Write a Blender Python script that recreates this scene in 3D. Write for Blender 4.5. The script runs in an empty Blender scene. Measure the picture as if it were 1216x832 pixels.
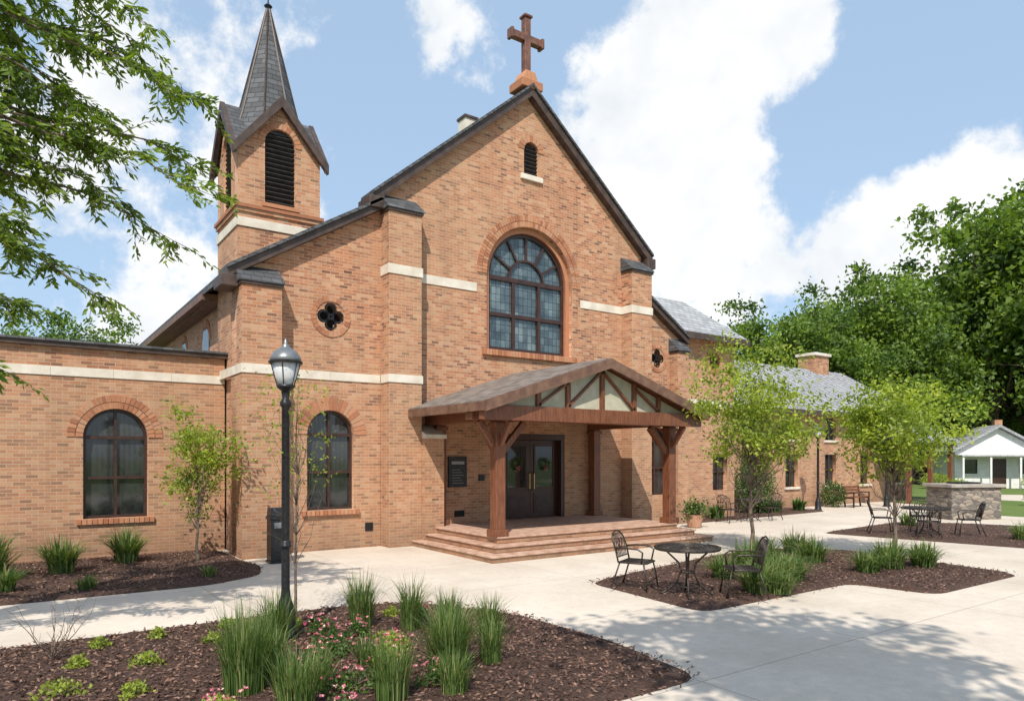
import bpy, math, random
import numpy as np
from mathutils import Vector, Matrix, noise
R=random.Random(7)
scn=bpy.context.scene
# ------------------------------------------------------------------ materials
def newmat(name):
    m=bpy.data.materials.new(name); m.use_nodes=True
    nt=m.node_tree; b=nt.nodes['Principled BSDF']
    return m,nt,b
def N(nt,t,**kw):
    n=nt.nodes.new(t)
    for k,v in kw.items(): setattr(n,k,v)
    return n
def M(nt,op,a,b=None,c=None):
    n=nt.nodes.new('ShaderNodeMath'); n.operation=op
    for i,v in enumerate((a,b,c)):
        if v is None: continue
        if isinstance(v,(int,float)): n.inputs[i].default_value=v
        else: nt.links.new(v,n.inputs[i])
    return n.outputs[0]
def ramp(nt,fac,stops,interp='LINEAR'):
    r=nt.nodes.new('ShaderNodeValToRGB'); r.color_ramp.interpolation=interp
    e=r.color_ramp.elements
    while len(e)<len(stops): e.new(0.5)
    for el,(p,c) in zip(e,stops):
        el.position=p; el.color=(c[0],c[1],c[2],1)
    nt.links.new(fac,r.inputs[0]); return r.outputs[0]
def mixc(nt,fac,a,b,blend='MIX'):
    n=nt.nodes.new('ShaderNodeMix'); n.data_type='RGBA'; n.blend_type=blend
    for s,v in ((0,fac),(6,a),(7,b)):
        if isinstance(v,(int,float)): n.inputs[s].default_value=v
        elif isinstance(v,tuple): n.inputs[s].default_value=(v[0],v[1],v[2],1)
        else: nt.links.new(v,n.inputs[s])
    return n.outputs[2]
def noisen(nt,scale,detail=4,rough=.55,vec=None):
    n=nt.nodes.new('ShaderNodeTexNoise'); n.inputs['Scale'].default_value=scale
    n.inputs['Detail'].default_value=detail; n.inputs['Roughness'].default_value=rough
    if vec is None:
        g=nt.nodes.new('ShaderNodeNewGeometry'); vec=g.outputs['Position']
    nt.links.new(vec,n.inputs['Vector']); return n.outputs['Fac']
def bump(nt,b,h,strength=.3,dist=.02):
    n=nt.nodes.new('ShaderNodeBump'); n.inputs['Strength'].default_value=strength
    n.inputs['Distance'].default_value=dist
    nt.links.new(h,n.inputs['Height']); nt.links.new(n.outputs[0],b.inputs['Normal'])
def pbr(name,c1,c2,scale=3,rough=.7,bs=None,bstr=.2,metal=0,lo=.35,hi=.65):
    m,nt,b=newmat(name)
    col=ramp(nt,noisen(nt,scale,4),[(lo,c1),(hi,c2)])
    nt.links.new(col,b.inputs['Base Color'])
    b.inputs['Roughness'].default_value=rough; b.inputs['Metallic'].default_value=metal
    if bs: bump(nt,b,noisen(nt,bs,2),bstr)
    return m
def cells(nt,w,h):
    g=N(nt,'ShaderNodeNewGeometry')
    sn=N(nt,'ShaderNodeSeparateXYZ'); nt.links.new(g.outputs['True Normal'],sn.inputs[0])
    sp=N(nt,'ShaderNodeSeparateXYZ'); nt.links.new(g.outputs['Position'],sp.inputs[0])
    side=M(nt,'GREATER_THAN',M(nt,'ABSOLUTE',sn.outputs[0]),M(nt,'ABSOLUTE',sn.outputs[1]))
    u=M(nt,'ADD',M(nt,'MULTIPLY',side,sp.outputs[1]),M(nt,'MULTIPLY',M(nt,'SUBTRACT',1,side),sp.outputs[0]))
    v=M(nt,'DIVIDE',sp.outputs[2],h)
    row=M(nt,'FLOOR',v)
    uu=M(nt,'ADD',M(nt,'DIVIDE',u,w),M(nt,'MULTIPLY',M(nt,'FLOORED_MODULO',row,2),.5))
    cb=N(nt,'ShaderNodeCombineXYZ')
    nt.links.new(M(nt,'FLOOR',uu),cb.inputs[0]); nt.links.new(row,cb.inputs[1]); nt.links.new(side,cb.inputs[2])
    wn=N(nt,'ShaderNodeTexWhiteNoise'); wn.noise_dimensions='3D'; nt.links.new(cb.outputs[0],wn.inputs['Vector'])
    return M(nt,'FRACT',uu),M(nt,'FRACT',v),wn.outputs['Value'],sp
def brickmat(name,stops,mortar):
    m,nt,b=newmat(name)
    fu,fv,rnd,sp=cells(nt,.215,.073)
    mask=M(nt,'MULTIPLY',M(nt,'GREATER_THAN',fu,.05),M(nt,'GREATER_THAN',fv,.15))
    col=ramp(nt,rnd,stops)
    big=noisen(nt,.4,5,.62)
    col=mixc(nt,ramp(nt,big,[(.40,(0,0,0)),(.64,(.5,.5,.5))]),col,(.52,.305,.17))
    col=mixc(nt,ramp(nt,noisen(nt,.9,4,.6),[(.52,(0,0,0)),(.78,(.4,.4,.4))]),col,(.36,.14,.07))
    low=N(nt,'ShaderNodeMapRange'); nt.links.new(sp.outputs[2],low.inputs[0])
    low.inputs[1].default_value=6.5; low.inputs[2].default_value=3.0; low.inputs[3].default_value=0; low.inputs[4].default_value=.30
    col=mixc(nt,low.outputs[0],col,(.46,.29,.165))
    fine=noisen(nt,40,2)
    col=mixc(nt,.35,col,ramp(nt,fine,[(.3,(.45,.45,.45)),(.7,(1,1,1))]),'MULTIPLY')
    col=mixc(nt,mask,mortar,col)
    gr=N(nt,'ShaderNodeMapRange'); nt.links.new(sp.outputs[2],gr.inputs[0])
    gr.inputs[1].default_value=.9; gr.inputs[2].default_value=0; gr.inputs[3].default_value=0; gr.inputs[4].default_value=.75
    col=mixc(nt,M(nt,'MULTIPLY',gr.outputs[0],big),col,(.11,.075,.05))
    mp=N(nt,'ShaderNodeVectorMath'); mp.operation='MULTIPLY'; mp.inputs[1].default_value=(2.2,2.2,.25)
    g2=N(nt,'ShaderNodeNewGeometry'); nt.links.new(g2.outputs['Position'],mp.inputs[0])
    col=mixc(nt,.28,col,ramp(nt,noisen(nt,1.0,3,.6,mp.outputs[0]),[(.35,(.58,.55,.53)),(.55,(1,1,1))]),'MULTIPLY')
    nt.links.new(col,b.inputs['Base Color']); b.inputs['Roughness'].default_value=.9
    bump(nt,b,M(nt,'ADD',mask,M(nt,'MULTIPLY',rnd,.35)),.5,.012)
    return m
BRICK=brickmat('brick',[(0,(.15,.06,.035)),(.10,(.33,.125,.065)),(.3,(.48,.19,.092)),(.6,(.57,.245,.12)),(.82,(.62,.36,.21)),(1,(.36,.15,.08))],(.50,.37,.265))
def vousmat():
    m,nt,b=newmat('arch_brick')
    g=N(nt,'ShaderNodeNewGeometry')
    col=ramp(nt,g.outputs['Random Per Island'],[(0,(.33,.125,.065)),(.4,(.47,.20,.10)),(.8,(.55,.26,.14)),(1,(.48,.27,.165))])
    col=mixc(nt,.4,col,ramp(nt,noisen(nt,14,3),[(.3,(.5,.5,.5)),(.7,(1,1,1))]),'MULTIPLY')
    nt.links.new(col,b.inputs['Base Color']); b.inputs['Roughness'].default_value=.9
    bump(nt,b,noisen(nt,30,2),.3,.01); return m
VOUS=vousmat()
MORT=pbr('mortar',(.40,.29,.20),(.48,.35,.25),6,.9)
STONE=pbr('limestone',(.60,.53,.43),(.74,.68,.58),2.5,.85,25,.15)
def shingle(name,a,b_,w=.3,h=.11):
    m,nt,b=newmat(name)
    fu,fv,rnd,sp=cells(nt,w,h)
    edge=M(nt,'MULTIPLY',M(nt,'GREATER_THAN',fu,.05),M(nt,'GREATER_THAN',fv,.14))
    col=ramp(nt,rnd,[(0,a),(1,b_)])
    col=mixc(nt,M(nt,'MULTIPLY',noisen(nt,1.2,4),.5),col,((a[0]+b_[0])*.6,(a[1]+b_[1])*.55,(a[2]+b_[2])*.48))
    col=mixc(nt,edge,(a[0]*.4,a[1]*.4,a[2]*.4),col)
    nt.links.new(col,b.inputs['Base Color']); b.inputs['Roughness'].default_value=.7
    bump(nt,b,M(nt,'ADD',M(nt,'MULTIPLY',fv,-1),edge),.5,.02); return m
SLATE=shingle('slate',(.04,.042,.047),(.11,.115,.123),.22,.13)
SHING=shingle('shingle',(.11,.095,.085),(.27,.235,.21),.26,.052)
LROOF=shingle('light_roof',(.24,.25,.265),(.40,.415,.435),.3,.13)
TRIM=pbr('dark_trim',(.045,.028,.022),(.09,.058,.044),5,.55,30,.15)
SOFF=pbr('brown_eave',(.12,.06,.04),(.2,.11,.07),5,.6)
def woodmat(name,a,b_,rough=.5):
    m,nt,b=newmat(name)
    g=N(nt,'ShaderNodeNewGeometry'); mp=N(nt,'ShaderNodeVectorMath'); mp.operation='MULTIPLY'
    nt.links.new(g.outputs['Position'],mp.inputs[0]); mp.inputs[1].default_value=(14,14,1.6)
    f=noisen(nt,2.2,4,.6,mp.outputs[0])
    nt.links.new(ramp(nt,f,[(.3,a),(.7,b_)]),b.inputs['Base Color']); b.inputs['Roughness'].default_value=rough
    bump(nt,b,f,.25,.01); return m
WOOD=woodmat('stained_timber',(.10,.034,.017),(.25,.092,.042))
DWOOD=woodmat('dark_door_wood',(.035,.014,.009),(.075,.03,.018),.35)
CREAM=pbr('cream_panel',(.42,.40,.29),(.52,.49,.38),4,.8)
FRAME=pbr('window_frame',(.035,.016,.011),(.06,.026,.018),8,.4)
DARK=pbr('dark_void',(.008,.007,.007),(.014,.012,.012),2,.9)
BLACKM=pbr('black_iron',(.012,.012,.013),(.03,.03,.032),20,.38,60,.1,.3)
BRONZE=pbr('wrought_iron',(.03,.024,.02),(.075,.06,.048),30,.42,80,.15,.5)
LOUV=pbr('louver_black',(.02,.018,.018),(.04,.035,.034),8,.6)
def glassmat(name,base1,base2,w,h,lead=True,rough=.08):
    m,nt,b=newmat(name)
    g=N(nt,'ShaderNodeNewGeometry'); sp=N(nt,'ShaderNodeSeparateXYZ'); nt.links.new(g.outputs['Position'],sp.inputs[0])
    col=ramp(nt,noisen(nt,1.8,5,.7),[(.35,base1),(.65,base2)])
    if lead:
        u=M(nt,'DIVIDE',sp.outputs[0],w); v=M(nt,'DIVIDE',sp.outputs[2],h)
        cb=N(nt,'ShaderNodeCombineXYZ'); nt.links.new(M(nt,'FLOOR',u),cb.inputs[0]); nt.links.new(M(nt,'FLOOR',v),cb.inputs[1])
        wn=N(nt,'ShaderNodeTexWhiteNoise'); wn.noise_dimensions='2D'; nt.links.new(cb.outputs[0],wn.inputs['Vector'])
        col=mixc(nt,.6,col,ramp(nt,wn.outputs['Value'],[(0,(.3,.35,.4)),(.5,(.8,.95,1)),(1,(1.6,1.6,1.5))]),'MULTIPLY')
        mk=M(nt,'MULTIPLY',M(nt,'GREATER_THAN',M(nt,'FRACT',u),.09),M(nt,'GREATER_THAN',M(nt,'FRACT',v),.07))
        col=mixc(nt,mk,(.02,.02,.02),col)
        nn=N(nt,'ShaderNodeBump'); nn.inputs['Strength'].default_value=.14; nn.inputs['Distance'].default_value=.02
        nt.links.new(wn.outputs['Value'],nn.inputs['Height']); nt.links.new(nn.outputs[0],b.inputs['Normal'])
    else:
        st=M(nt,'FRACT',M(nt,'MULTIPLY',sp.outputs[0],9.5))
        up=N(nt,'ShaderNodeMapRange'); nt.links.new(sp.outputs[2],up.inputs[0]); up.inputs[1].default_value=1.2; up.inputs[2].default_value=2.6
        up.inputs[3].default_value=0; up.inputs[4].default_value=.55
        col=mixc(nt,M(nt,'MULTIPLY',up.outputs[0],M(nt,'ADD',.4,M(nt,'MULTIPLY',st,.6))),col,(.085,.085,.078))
        bump(nt,b,noisen(nt,1.2,2),.1,.03)
    nt.links.new(col,b.inputs['Base Color']); b.inputs['Roughness'].default_value=rough
    b.inputs['Specular IOR Level'].default_value=.8
    return m
LEADG=glassmat('leaded_glass',(.05,.075,.085),(.14,.18,.19),.155,.21)
DGLASS=glassmat('dark_glass',(.008,.010,.011),(.03,.034,.034),.3,.3,False,.05)
def groundmats():
    m,nt,b=newmat('concrete')
    g=N(nt,'ShaderNodeNewGeometry'); sp=N(nt,'ShaderNodeSeparateXYZ'); nt.links.new(g.outputs['Position'],sp.inputs[0])
    col=ramp(nt,noisen(nt,.55,6,.65),[(.3,(.56,.48,.39)),(.7,(.72,.635,.535))])
    col=mixc(nt,.32,col,ramp(nt,noisen(nt,7,5,.7),[(.3,(.66,.63,.6)),(.6,(1,1,1))]),'MULTIPLY')
    col=mixc(nt,.2,col,ramp(nt,noisen(nt,90,2),[(.35,(.55,.5,.45)),(.55,(1,1,1))]),'MULTIPLY')
    uu=M(nt,'DIVIDE',M(nt,'ADD',sp.outputs[0],.3),2.9); vv=M(nt,'DIVIDE',M(nt,'ADD',sp.outputs[1],.72),2.65)
    j=M(nt,'MULTIPLY',M(nt,'GREATER_THAN',M(nt,'FRACT',uu),.0045),M(nt,'GREATER_THAN',M(nt,'FRACT',vv),.005))
    wnv=N(nt,'ShaderNodeCombineXYZ'); nt.links.new(M(nt,'FLOOR',uu),wnv.inputs[0]); nt.links.new(M(nt,'FLOOR',vv),wnv.inputs[1])
    wn=N(nt,'ShaderNodeTexWhiteNoise'); nt.links.new(wnv.outputs[0],wn.inputs['Vector'])
    col=mixc(nt,.16,col,ramp(nt,wn.outputs['Value'],[(0,(.6,.58,.55)),(1,(1.08,1.08,1.08))]),'MULTIPLY')
    col=mixc(nt,j,(.33,.27,.22),col)
    nt.links.new(col,b.inputs['Base Color']); b.inputs['Roughness'].default_value=.8
    bump(nt,b,M(nt,'ADD',j,M(nt,'MULTIPLY',noisen(nt,120,1),.15)),.35,.01)
    conc=m
    m,nt,b=newmat('mulch')
    f=noisen(nt,28,6,.75)
    col=ramp(nt,f,[(.3,(.022,.011,.008)),(.5,(.10,.05,.033)),(.7,(.21,.115,.078))])
    col=mixc(nt,ramp(nt,noisen(nt,1.3,4),[(.4,(0,0,0)),(.7,(.4,.4,.4))]),col,(.06,.034,.023))
    nt.links.new(col,b.inputs['Base Color']); b.inputs['Roughness'].default_value=.95
    bump(nt,b,f,1,.06); mul=m
    m,nt,b=newmat('lawn')
    col=ramp(nt,noisen(nt,25,5,.7),[(.3,(.07,.12,.02)),(.7,(.17,.25,.05))])
    col=mixc(nt,ramp(nt,noisen(nt,.2,5),[(.4,(0,0,0)),(.7,(.5,.5,.5))]),col,(.20,.25,.06))
    nt.links.new(col,b.inputs['Base Color']); b.inputs['Roughness'].default_value=.95
    bump(nt,b,noisen(nt,60,2),.8,.05)
    return conc,mul,m
CONC,MULCH,LAWN=groundmats()
def islandmat(name,stops,rough=.9,trans=0,clump=.0,cs=1.0):
    m,nt,b=newmat(name)
    g=N(nt,'ShaderNodeNewGeometry')
    col=ramp(nt,g.outputs['Random Per Island'],stops)
    if clump: 
        tc=N(nt,'ShaderNodeTexCoord')
        nf=noisen(nt,cs,1,.5,tc.outputs['Object'])
        col=mixc(nt,clump,col,ramp(nt,nf,[(.36,(.42,.5,.5)),(.62,(1.25,1.2,1.0))]),'MULTIPLY')
    nt.links.new(col,b.inputs['Base Color']); b.inputs['Roughness'].default_value=rough
    if trans:
        out=nt.nodes['Material Output']; t=N(nt,'ShaderNodeBsdfTranslucent'); mx=N(nt,'ShaderNodeMixShader')
        mx.inputs[0].default_value=trans
        tcol=mixc(nt,1,col,(1.6,1.6,.7),'MULTIPLY')
        nt.links.new(tcol,t.inputs[0]); nt.links.new(b.outputs[0],mx.inputs[1]); nt.links.new(t.outputs[0],mx.inputs[2])
        nt.links.new(mx.outputs[0],out.inputs[0])
    return m
CHIP=islandmat('bark_chips',[(0,(.035,.018,.012)),(.5,(.12,.062,.042)),(1,(.30,.18,.13))])
LEAFY=islandmat('young_leaf',[(0,(.17,.24,.025)),(.5,(.28,.36,.04)),(1,(.38,.44,.07))],.55,.42,.7,1.6)
LEAFF=islandmat('forest_leaf',[(0,(.075,.13,.02)),(.5,(.13,.215,.03)),(1,(.22,.31,.05))],.6,.38,.95,.28)
LEAFN=islandmat('near_leaf',[(0,(.08,.14,.015)),(.5,(.14,.23,.025)),(1,(.26,.35,.05))],.5,.45,.6,.9)
GRASSM=islandmat('grass_blade',[(0,(.05,.095,.02)),(.5,(.10,.165,.035)),(.85,(.18,.25,.07)),(1,(.36,.33,.16))],.6,.3)
SHRUBM=islandmat('shrub_leaf',[(0,(.035,.08,.014)),(1,(.11,.19,.035))],.6,.3,.6,2)
LIMEM=islandmat('lime_leaf',[(0,(.18,.26,.03)),(1,(.36,.40,.06))],.6,.3)
PINK=islandmat('flower_pink',[(0,(.5,.05,.13)),(.5,(.65,.16,.25)),(.75,(.75,.35,.4)),(1,(.8,.72,.45))],.6,.2)
BARK=pbr('bark',(.09,.06,.045),(.22,.165,.12),12,.9,30,.6)
# ------------------------------------------------------------------ mesh builder
class MB:
    def __init__(s): s.v=[];s.f=[];s.m=[];s.mats=[]
    def mi(s,mat):
        if mat not in s.mats: s.mats.append(mat)
        return s.mats.index(mat)
    def add(s,vs,fs,mat):
        o=len(s.v); s.v+= [tuple(p) for p in vs]; i=s.mi(mat)
        for f in fs: s.f.append(tuple(o+k for k in f)); s.m.append(i)
    def box(s,x0,x1,y0,y1,z0,z1,mat):
        s.add([(x0,y0,z0),(x1,y0,z0),(x1,y1,z0),(x0,y1,z0),(x0,y0,z1),(x1,y0,z1),(x1,y1,z1),(x0,y1,z1)],
              [(0,3,2,1),(4,5,6,7),(0,1,5,4),(1,2,6,5),(2,3,7,6),(3,0,4,7)],mat)
    def beam(s,a,b,w,h,mat,up=(0,0,1)):
        a=Vector(a);b=Vector(b);d=(b-a).normalized();u=Vector(up)
        sd=d.cross(u)
        if sd.length<1e-3: sd=d.cross(Vector((0,1,0)))
        sd.normalize(); u=sd.cross(d).normalized()
        vs=[]
        for p in (a,b):
            for i,j in ((-1,-1),(1,-1),(1,1),(-1,1)): vs.append(p+sd*(i*w/2)+u*(j*h/2))
        s.add(vs,[(0,1,2,3),(7,6,5,4),(0,4,5,1),(1,5,6,2),(2,6,7,3),(3,7,4,0)],mat)
    def prism(s,pts,y0,y1,mat,axis='Y'):
        n=len(pts)
        if axis=='Y': vs=[(p[0],y0,p[1]) for p in pts]+[(p[0],y1,p[1]) for p in pts]
        elif axis=='X': vs=[(y0,p[0],p[1]) for p in pts]+[(y1,p[0],p[1]) for p in pts]
        else: vs=[(p[0],p[1],y0) for p in pts]+[(p[0],p[1],y1) for p in pts]
        fs=[tuple(range(n)),tuple(reversed(range(n,2*n)))]+[(i,i+n,(i+1)%n+n,(i+1)%n) for i in range(n)]
        s.add(vs,fs,mat)
    def tube(s,pts,rad,mat,n=6):
        pts=[Vector(p) for p in pts]
        if not isinstance(rad,(list,tuple)): rad=[rad]*len(pts)
        vs=[];fs=[];pu=None
        for i,p in enumerate(pts):
            d=(pts[min(i+1,len(pts)-1)]-pts[max(i-1,0)])
            if d.length<1e-6: d=Vector((0,0,1))
            d.normalize()
            if pu is None:
                pu=d.cross(Vector((0,0,1)))
                if pu.length<.05: pu=d.cross(Vector((1,0,0)))
            u=(pu-d*pu.dot(d)); 
            if u.length<1e-4: u=d.orthogonal()
            u.normalize(); w=d.cross(u); pu=u
            for k in range(n):
                a=2*math.pi*k/n; vs.append(p+(u*math.cos(a)+w*math.sin(a))*rad[i])
        for i in range(len(pts)-1):
            for k in range(n):
                fs.append((i*n+k,i*n+(k+1)%n,(i+1)*n+(k+1)%n,(i+1)*n+k))
        fs.append(tuple(reversed(range(n)))); fs.append(tuple(range((len(pts)-1)*n,len(pts)*n)))
        s.add(vs,fs,mat)
    def lathe(s,prof,c,mat,n=20):
        vs=[];fs=[]
        for r,z in prof:
            for k in range(n):
                a=2*math.pi*(k+.5)/n; vs.append((c[0]+r*math.cos(a),c[1]+r*math.sin(a),c[2]+z))
        for i in range(len(prof)-1):
            for k in range(n): fs.append((i*n+k,i*n+(k+1)%n,(i+1)*n+(k+1)%n,(i+1)*n+k))
        fs.append(tuple(reversed(range(n)))); fs.append(tuple(range((len(prof)-1)*n,len(prof)*n)))
        s.add(vs,fs,mat)
    def leaves(s,P,D,L,W,mat,rng):
        P=np.asarray(P,float);D=np.asarray(D,float);n=len(P)
        D/= np.linalg.norm(D,axis=1,keepdims=True)+1e-9
        Q=rng.normal(size=(n,3)); S=np.cross(D,Q); S/=np.linalg.norm(S,axis=1,keepdims=True)+1e-9
        L=(L*(.7+.6*rng.random((n,1)))); W=W*(.7+.6*rng.random((n,1)))
        v=np.empty((n,4,3)); v[:,0]=P; v[:,1]=P+D*L*.45+S*W*.5; v[:,2]=P+D*L; v[:,3]=P+D*L*.45-S*W*.5
        o=len(s.v); s.v+= list(map(tuple,v.reshape(-1,3).tolist())); i=s.mi(mat)
        for k in range(n): s.f.append((o+4*k,o+4*k+1,o+4*k+2,o+4*k+3)); s.m.append(i)
    def obj(s,name,parent=None,smooth=False,bevel=0,loc=None,rz=0):
        me=bpy.data.meshes.new(name); me.from_pydata(s.v,[],s.f)
        for m in s.mats: me.materials.append(m)
        me.polygons.foreach_set('material_index',s.m)
        if smooth: me.polygons.foreach_set('use_smooth',[True]*len(s.f))
        me.update()
        o=bpy.data.objects.new(name,me); scn.collection.objects.link(o)
        if parent: o.parent=parent
        if loc: o.location=loc
        o.rotation_euler[2]=rz
        if bevel:
            b=o.modifiers.new('b','BEVEL'); b.width=bevel; b.segments=2; b.limit_method='ANGLE'
        return o
def empty(name,loc=(0,0,0)):
    e=bpy.data.objects.new(name,None); scn.collection.objects.link(e); e.location=loc; return e
def panel(name,outer,holes,d0,d1,mat,parent,axis='Y'):
    cu=bpy.data.curves.new(name,'CURVE'); cu.dimensions='2D'; cu.fill_mode='BOTH'; cu.extrude=abs(d1-d0)/2
    for loop in [outer]+holes:
        sp=cu.splines.new('POLY'); sp.points.add(len(loop)-1)
        for p,q in zip(sp.points,loop): p.co=(q[0],q[1],0,1)
        sp.use_cyclic_u=True
    t=bpy.data.objects.new('tmp',cu); scn.collection.objects.link(t)
    bpy.context.view_layer.update()
    me=bpy.data.meshes.new_from_object(t.evaluated_get(bpy.context.evaluated_depsgraph_get()))
    bpy.data.objects.remove(t); mid=(d0+d1)/2
    if axis=='Y': me.transform(Matrix(((1,0,0,0),(0,0,-1,mid),(0,1,0,0),(0,0,0,1))))
    elif axis=='X': me.transform(Matrix(((0,0,1,mid),(1,0,0,0),(0,1,0,0),(0,0,0,1))))
    else: me.transform(Matrix(((1,0,0,0),(0,1,0,0),(0,0,1,mid),(0,0,0,1))))
    me.materials.clear(); me.materials.append(mat); me.name=name
    o=bpy.data.objects.new(name,me); scn.collection.objects.link(o)
    if parent: o.parent=parent
    return o
def arch(cx,z0,zs,r,n=20):
    return [(cx-r,z0),(cx+r,z0)]+[(cx+r*math.cos(math.pi*i/n),zs+r*math.sin(math.pi*i/n)) for i in range(n+1)]
def circ(cx,cz,r,n=24): return [(cx+r*math.cos(2*math.pi*i/n),cz+r*math.sin(2*math.pi*i/n)) for i in range(n)]
def quatre(cx,cz,r):
    pts=[]
    for i in range(64):
        a=2*math.pi*i/64; rr=r*(.62+.38*abs(math.cos(2*a))**.7)
        pts.append((cx+rr*math.cos(a),cz+rr*math.sin(a)))
    return pts
church=empty('brick_church')
def voussoirs(name,cx,zs,r0,r1,yf,parent,a0=0,a1=math.pi,n=None,axis='Y',depth=.25,gap=.014):
    mb=MB(); 
    n=n or int((a1-a0)*r0/.085)
    for i in range(n):
        t0=a0+(a1-a0)*i/n; t1=a0+(a1-a0)*(i+1)/n; g=gap/r0/2
        t0+=g;t1-=g
        pts=[(cx+r0*math.cos(t0),zs+r0*math.sin(t0)),(cx+r1*math.cos(t0),zs+r1*math.sin(t0)),(cx+r1*math.cos(t1),zs+r1*math.sin(t1)),(cx+r0*math.cos(t1),zs+r0*math.sin(t1))]
        mb.prism(pts,yf-R.uniform(.018,.026),yf+depth,VOUS,axis)
    mb.obj(name,parent)
    outer=[(cx+(r1-.004)*math.cos(a0+(a1-a0)*i/32),zs+(r1-.004)*math.sin(a0+(a1-a0)*i/32)) for i in range(33)]
    inner=[(cx+(r0+.004)*math.cos(a1-(a1-a0)*i/32),zs+(r0+.004)*math.sin(a1-(a1-a0)*i/32)) for i in range(33)]
    mb=MB()
    for i in range(32):
        mb.prism([outer[i],outer[i+1],inner[31-i],inner[32-i]],yf-.01,yf+.02,MORT,axis)
    mb.obj(name+'_mortar',parent)
def arch_window(name,cx,z0,zs,r,yf,parent,glass,cols=2,rows=(.5,),recess=.2,fan=0):
    yg=yf+recess
    e=.06 if r<1 else .09
    panel(name+'_frame',arch(cx,z0,zs,r-.004),[arch(cx,z0+e,zs,r-e)],yg-.05,yg+.05,FRAME,parent)
    mb=MB(); pts=arch(cx,z0+.02,zs,r-.02)
    mb.add([(p[0],yg+.03,p[1]) for p in pts],[tuple(range(len(pts)))],glass); mb.obj(name+'_glass',parent)
    mb=MB(); b=.03 if r<1 else .05
    for c in range(1,cols):
        x=cx-r+2*r*c/cols; h=math.sqrt(max(r*r-(x-cx)**2,0))
        top=zs+(h if not fan else 0)
        mb.box(x-b,x+b,yg-.035,yg+.029,z0+e,top-.01,FRAME)
    for q in rows:
        z=z0+(zs-z0)*q; mb.box(cx-r+e,cx+r-e,yg-.042,yg+.028,z-b,z+b,FRAME)
    mb.box(cx-r+e,cx+r-e,yg-.047,yg+.027,zs-b*1.2,zs+b*1.2,FRAME)
    if fan:
        for k in range(1,fan):
            a=math.pi*k/fan
            mb.beam((cx+.45*r*math.cos(a),yg-.005,zs+.45*r*math.sin(a)),(cx+(r-e)*math.cos(a),yg-.005,zs+(r-e)*math.sin(a)),.06,.05,FRAME,(0,1,0))
        for k in range(16):
            a=math.pi*k/16;a2=math.pi*(k+1)/16;rr=.45*r
            mb.beam((cx+rr*math.cos(a),yg-.006,zs+rr*math.sin(a)),(cx+rr*math.cos(a2),yg-.006,zs+rr*math.sin(a2)),.06,.07,FRAME,(0,1,0))
    mb.obj(name+'_bars',parent)
def louvers(name,cx,z0,zs,r,yf,parent,axis='Y',step=.11):
    mb=MB(); z=z0+.05
    while z<zs+r-.05:
        h=r if z<zs else math.sqrt(max(r*r-(z-zs)**2,0.001))
        if axis=='Y': mb.beam((cx-h,yf+.1,z),(cx+h,yf+.1,z),.14,.02,LOUV,(0,.7,1))
        else: mb.beam((yf+.1,cx-h,z),(yf+.1,cx+h,z),.14,.02,LOUV,(.7,0,1))
        z+=step
    pts=arch(cx,z0,zs,r)
    if axis=='Y': mb.add([(p[0],yf+.2,p[1]) for p in pts],[tuple(range(len(pts)))],DARK)
    else: mb.add([(yf+.2,p[0],p[1]) for p in pts],[tuple(range(len(pts)))],DARK)
    mb.obj(name,parent)
# ------------------------------------------------------------------ CHURCH
YF=16.1; cx=11.9
WX=12.02; WR=1.36; WS=7.17; WB=5.12
door=[(11.05,.45),(13.25,.45),(13.25,2.85),(11.05,2.85)]
panel('front_gable_wall',[(7.4,0),(16.4,0),(16.4,8.55),(cx,12.3),(7.4,8.55)],
      [arch(WX,WB,WS,WR+.14),arch(cx+.12,10.15,10.85,.25),door],YF,YF+.4,BRICK,church)
panel('window_inner_reveal',arch(WX,WB-.0,WS,WR+.136),[arch(WX,WB+.03,WS,WR)],YF+.12,YF+.38,VOUS,church)
arch_window('great_window',WX,WB+.03,WS,WR,YF,church,LEADG,3,(.5,),.26,6)
voussoirs('great_arch',WX,WS,WR+.15,WR+.3,YF,church); voussoirs('great_arch_outer',WX,WS,WR+.315,WR+.46,YF,church)
mb=MB()
x=WX-WR-.3
while x<WX+WR+.3: mb.box(x,x+.085,YF-.1,YF+.2,WB-.16,WB-.002,VOUS); x+=.097
mb.obj('great_window_sill',church,bevel=.006)
louvers('gable_louver',cx+.12,10.15,10.85,.25,YF,church)
voussoirs('gable_louver_arch',cx+.12,10.85,.25,.45,YF,church)
mb=MB(); mb.box(cx+.12-.38,cx+.12+.38,YF-.07,YF+.1,10.0,10.148,STONE); mb.obj('gable_louver_sill',church,bevel=.01)
LX=6.14
panel('left_aisle_front',[(4.0,0),(7.4,0),(7.4,8.25),(4.0,6.2)],[arch(LX,.95,2.72,.57),quatre(LX,5.5,.33)],YF+.02,YF+.4,BRICK,church)
arch_window('aisle_window',LX,.95,2.72,.57,YF+.02,church,DGLASS,2,(.5,),.16)
voussoirs('aisle_window_arch',LX,2.72,.575,.88,YF+.02,church)
voussoirs('quatrefoil_ring',LX,5.5,.36,.48,YF+.02,church,0,2*math.pi)
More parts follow.
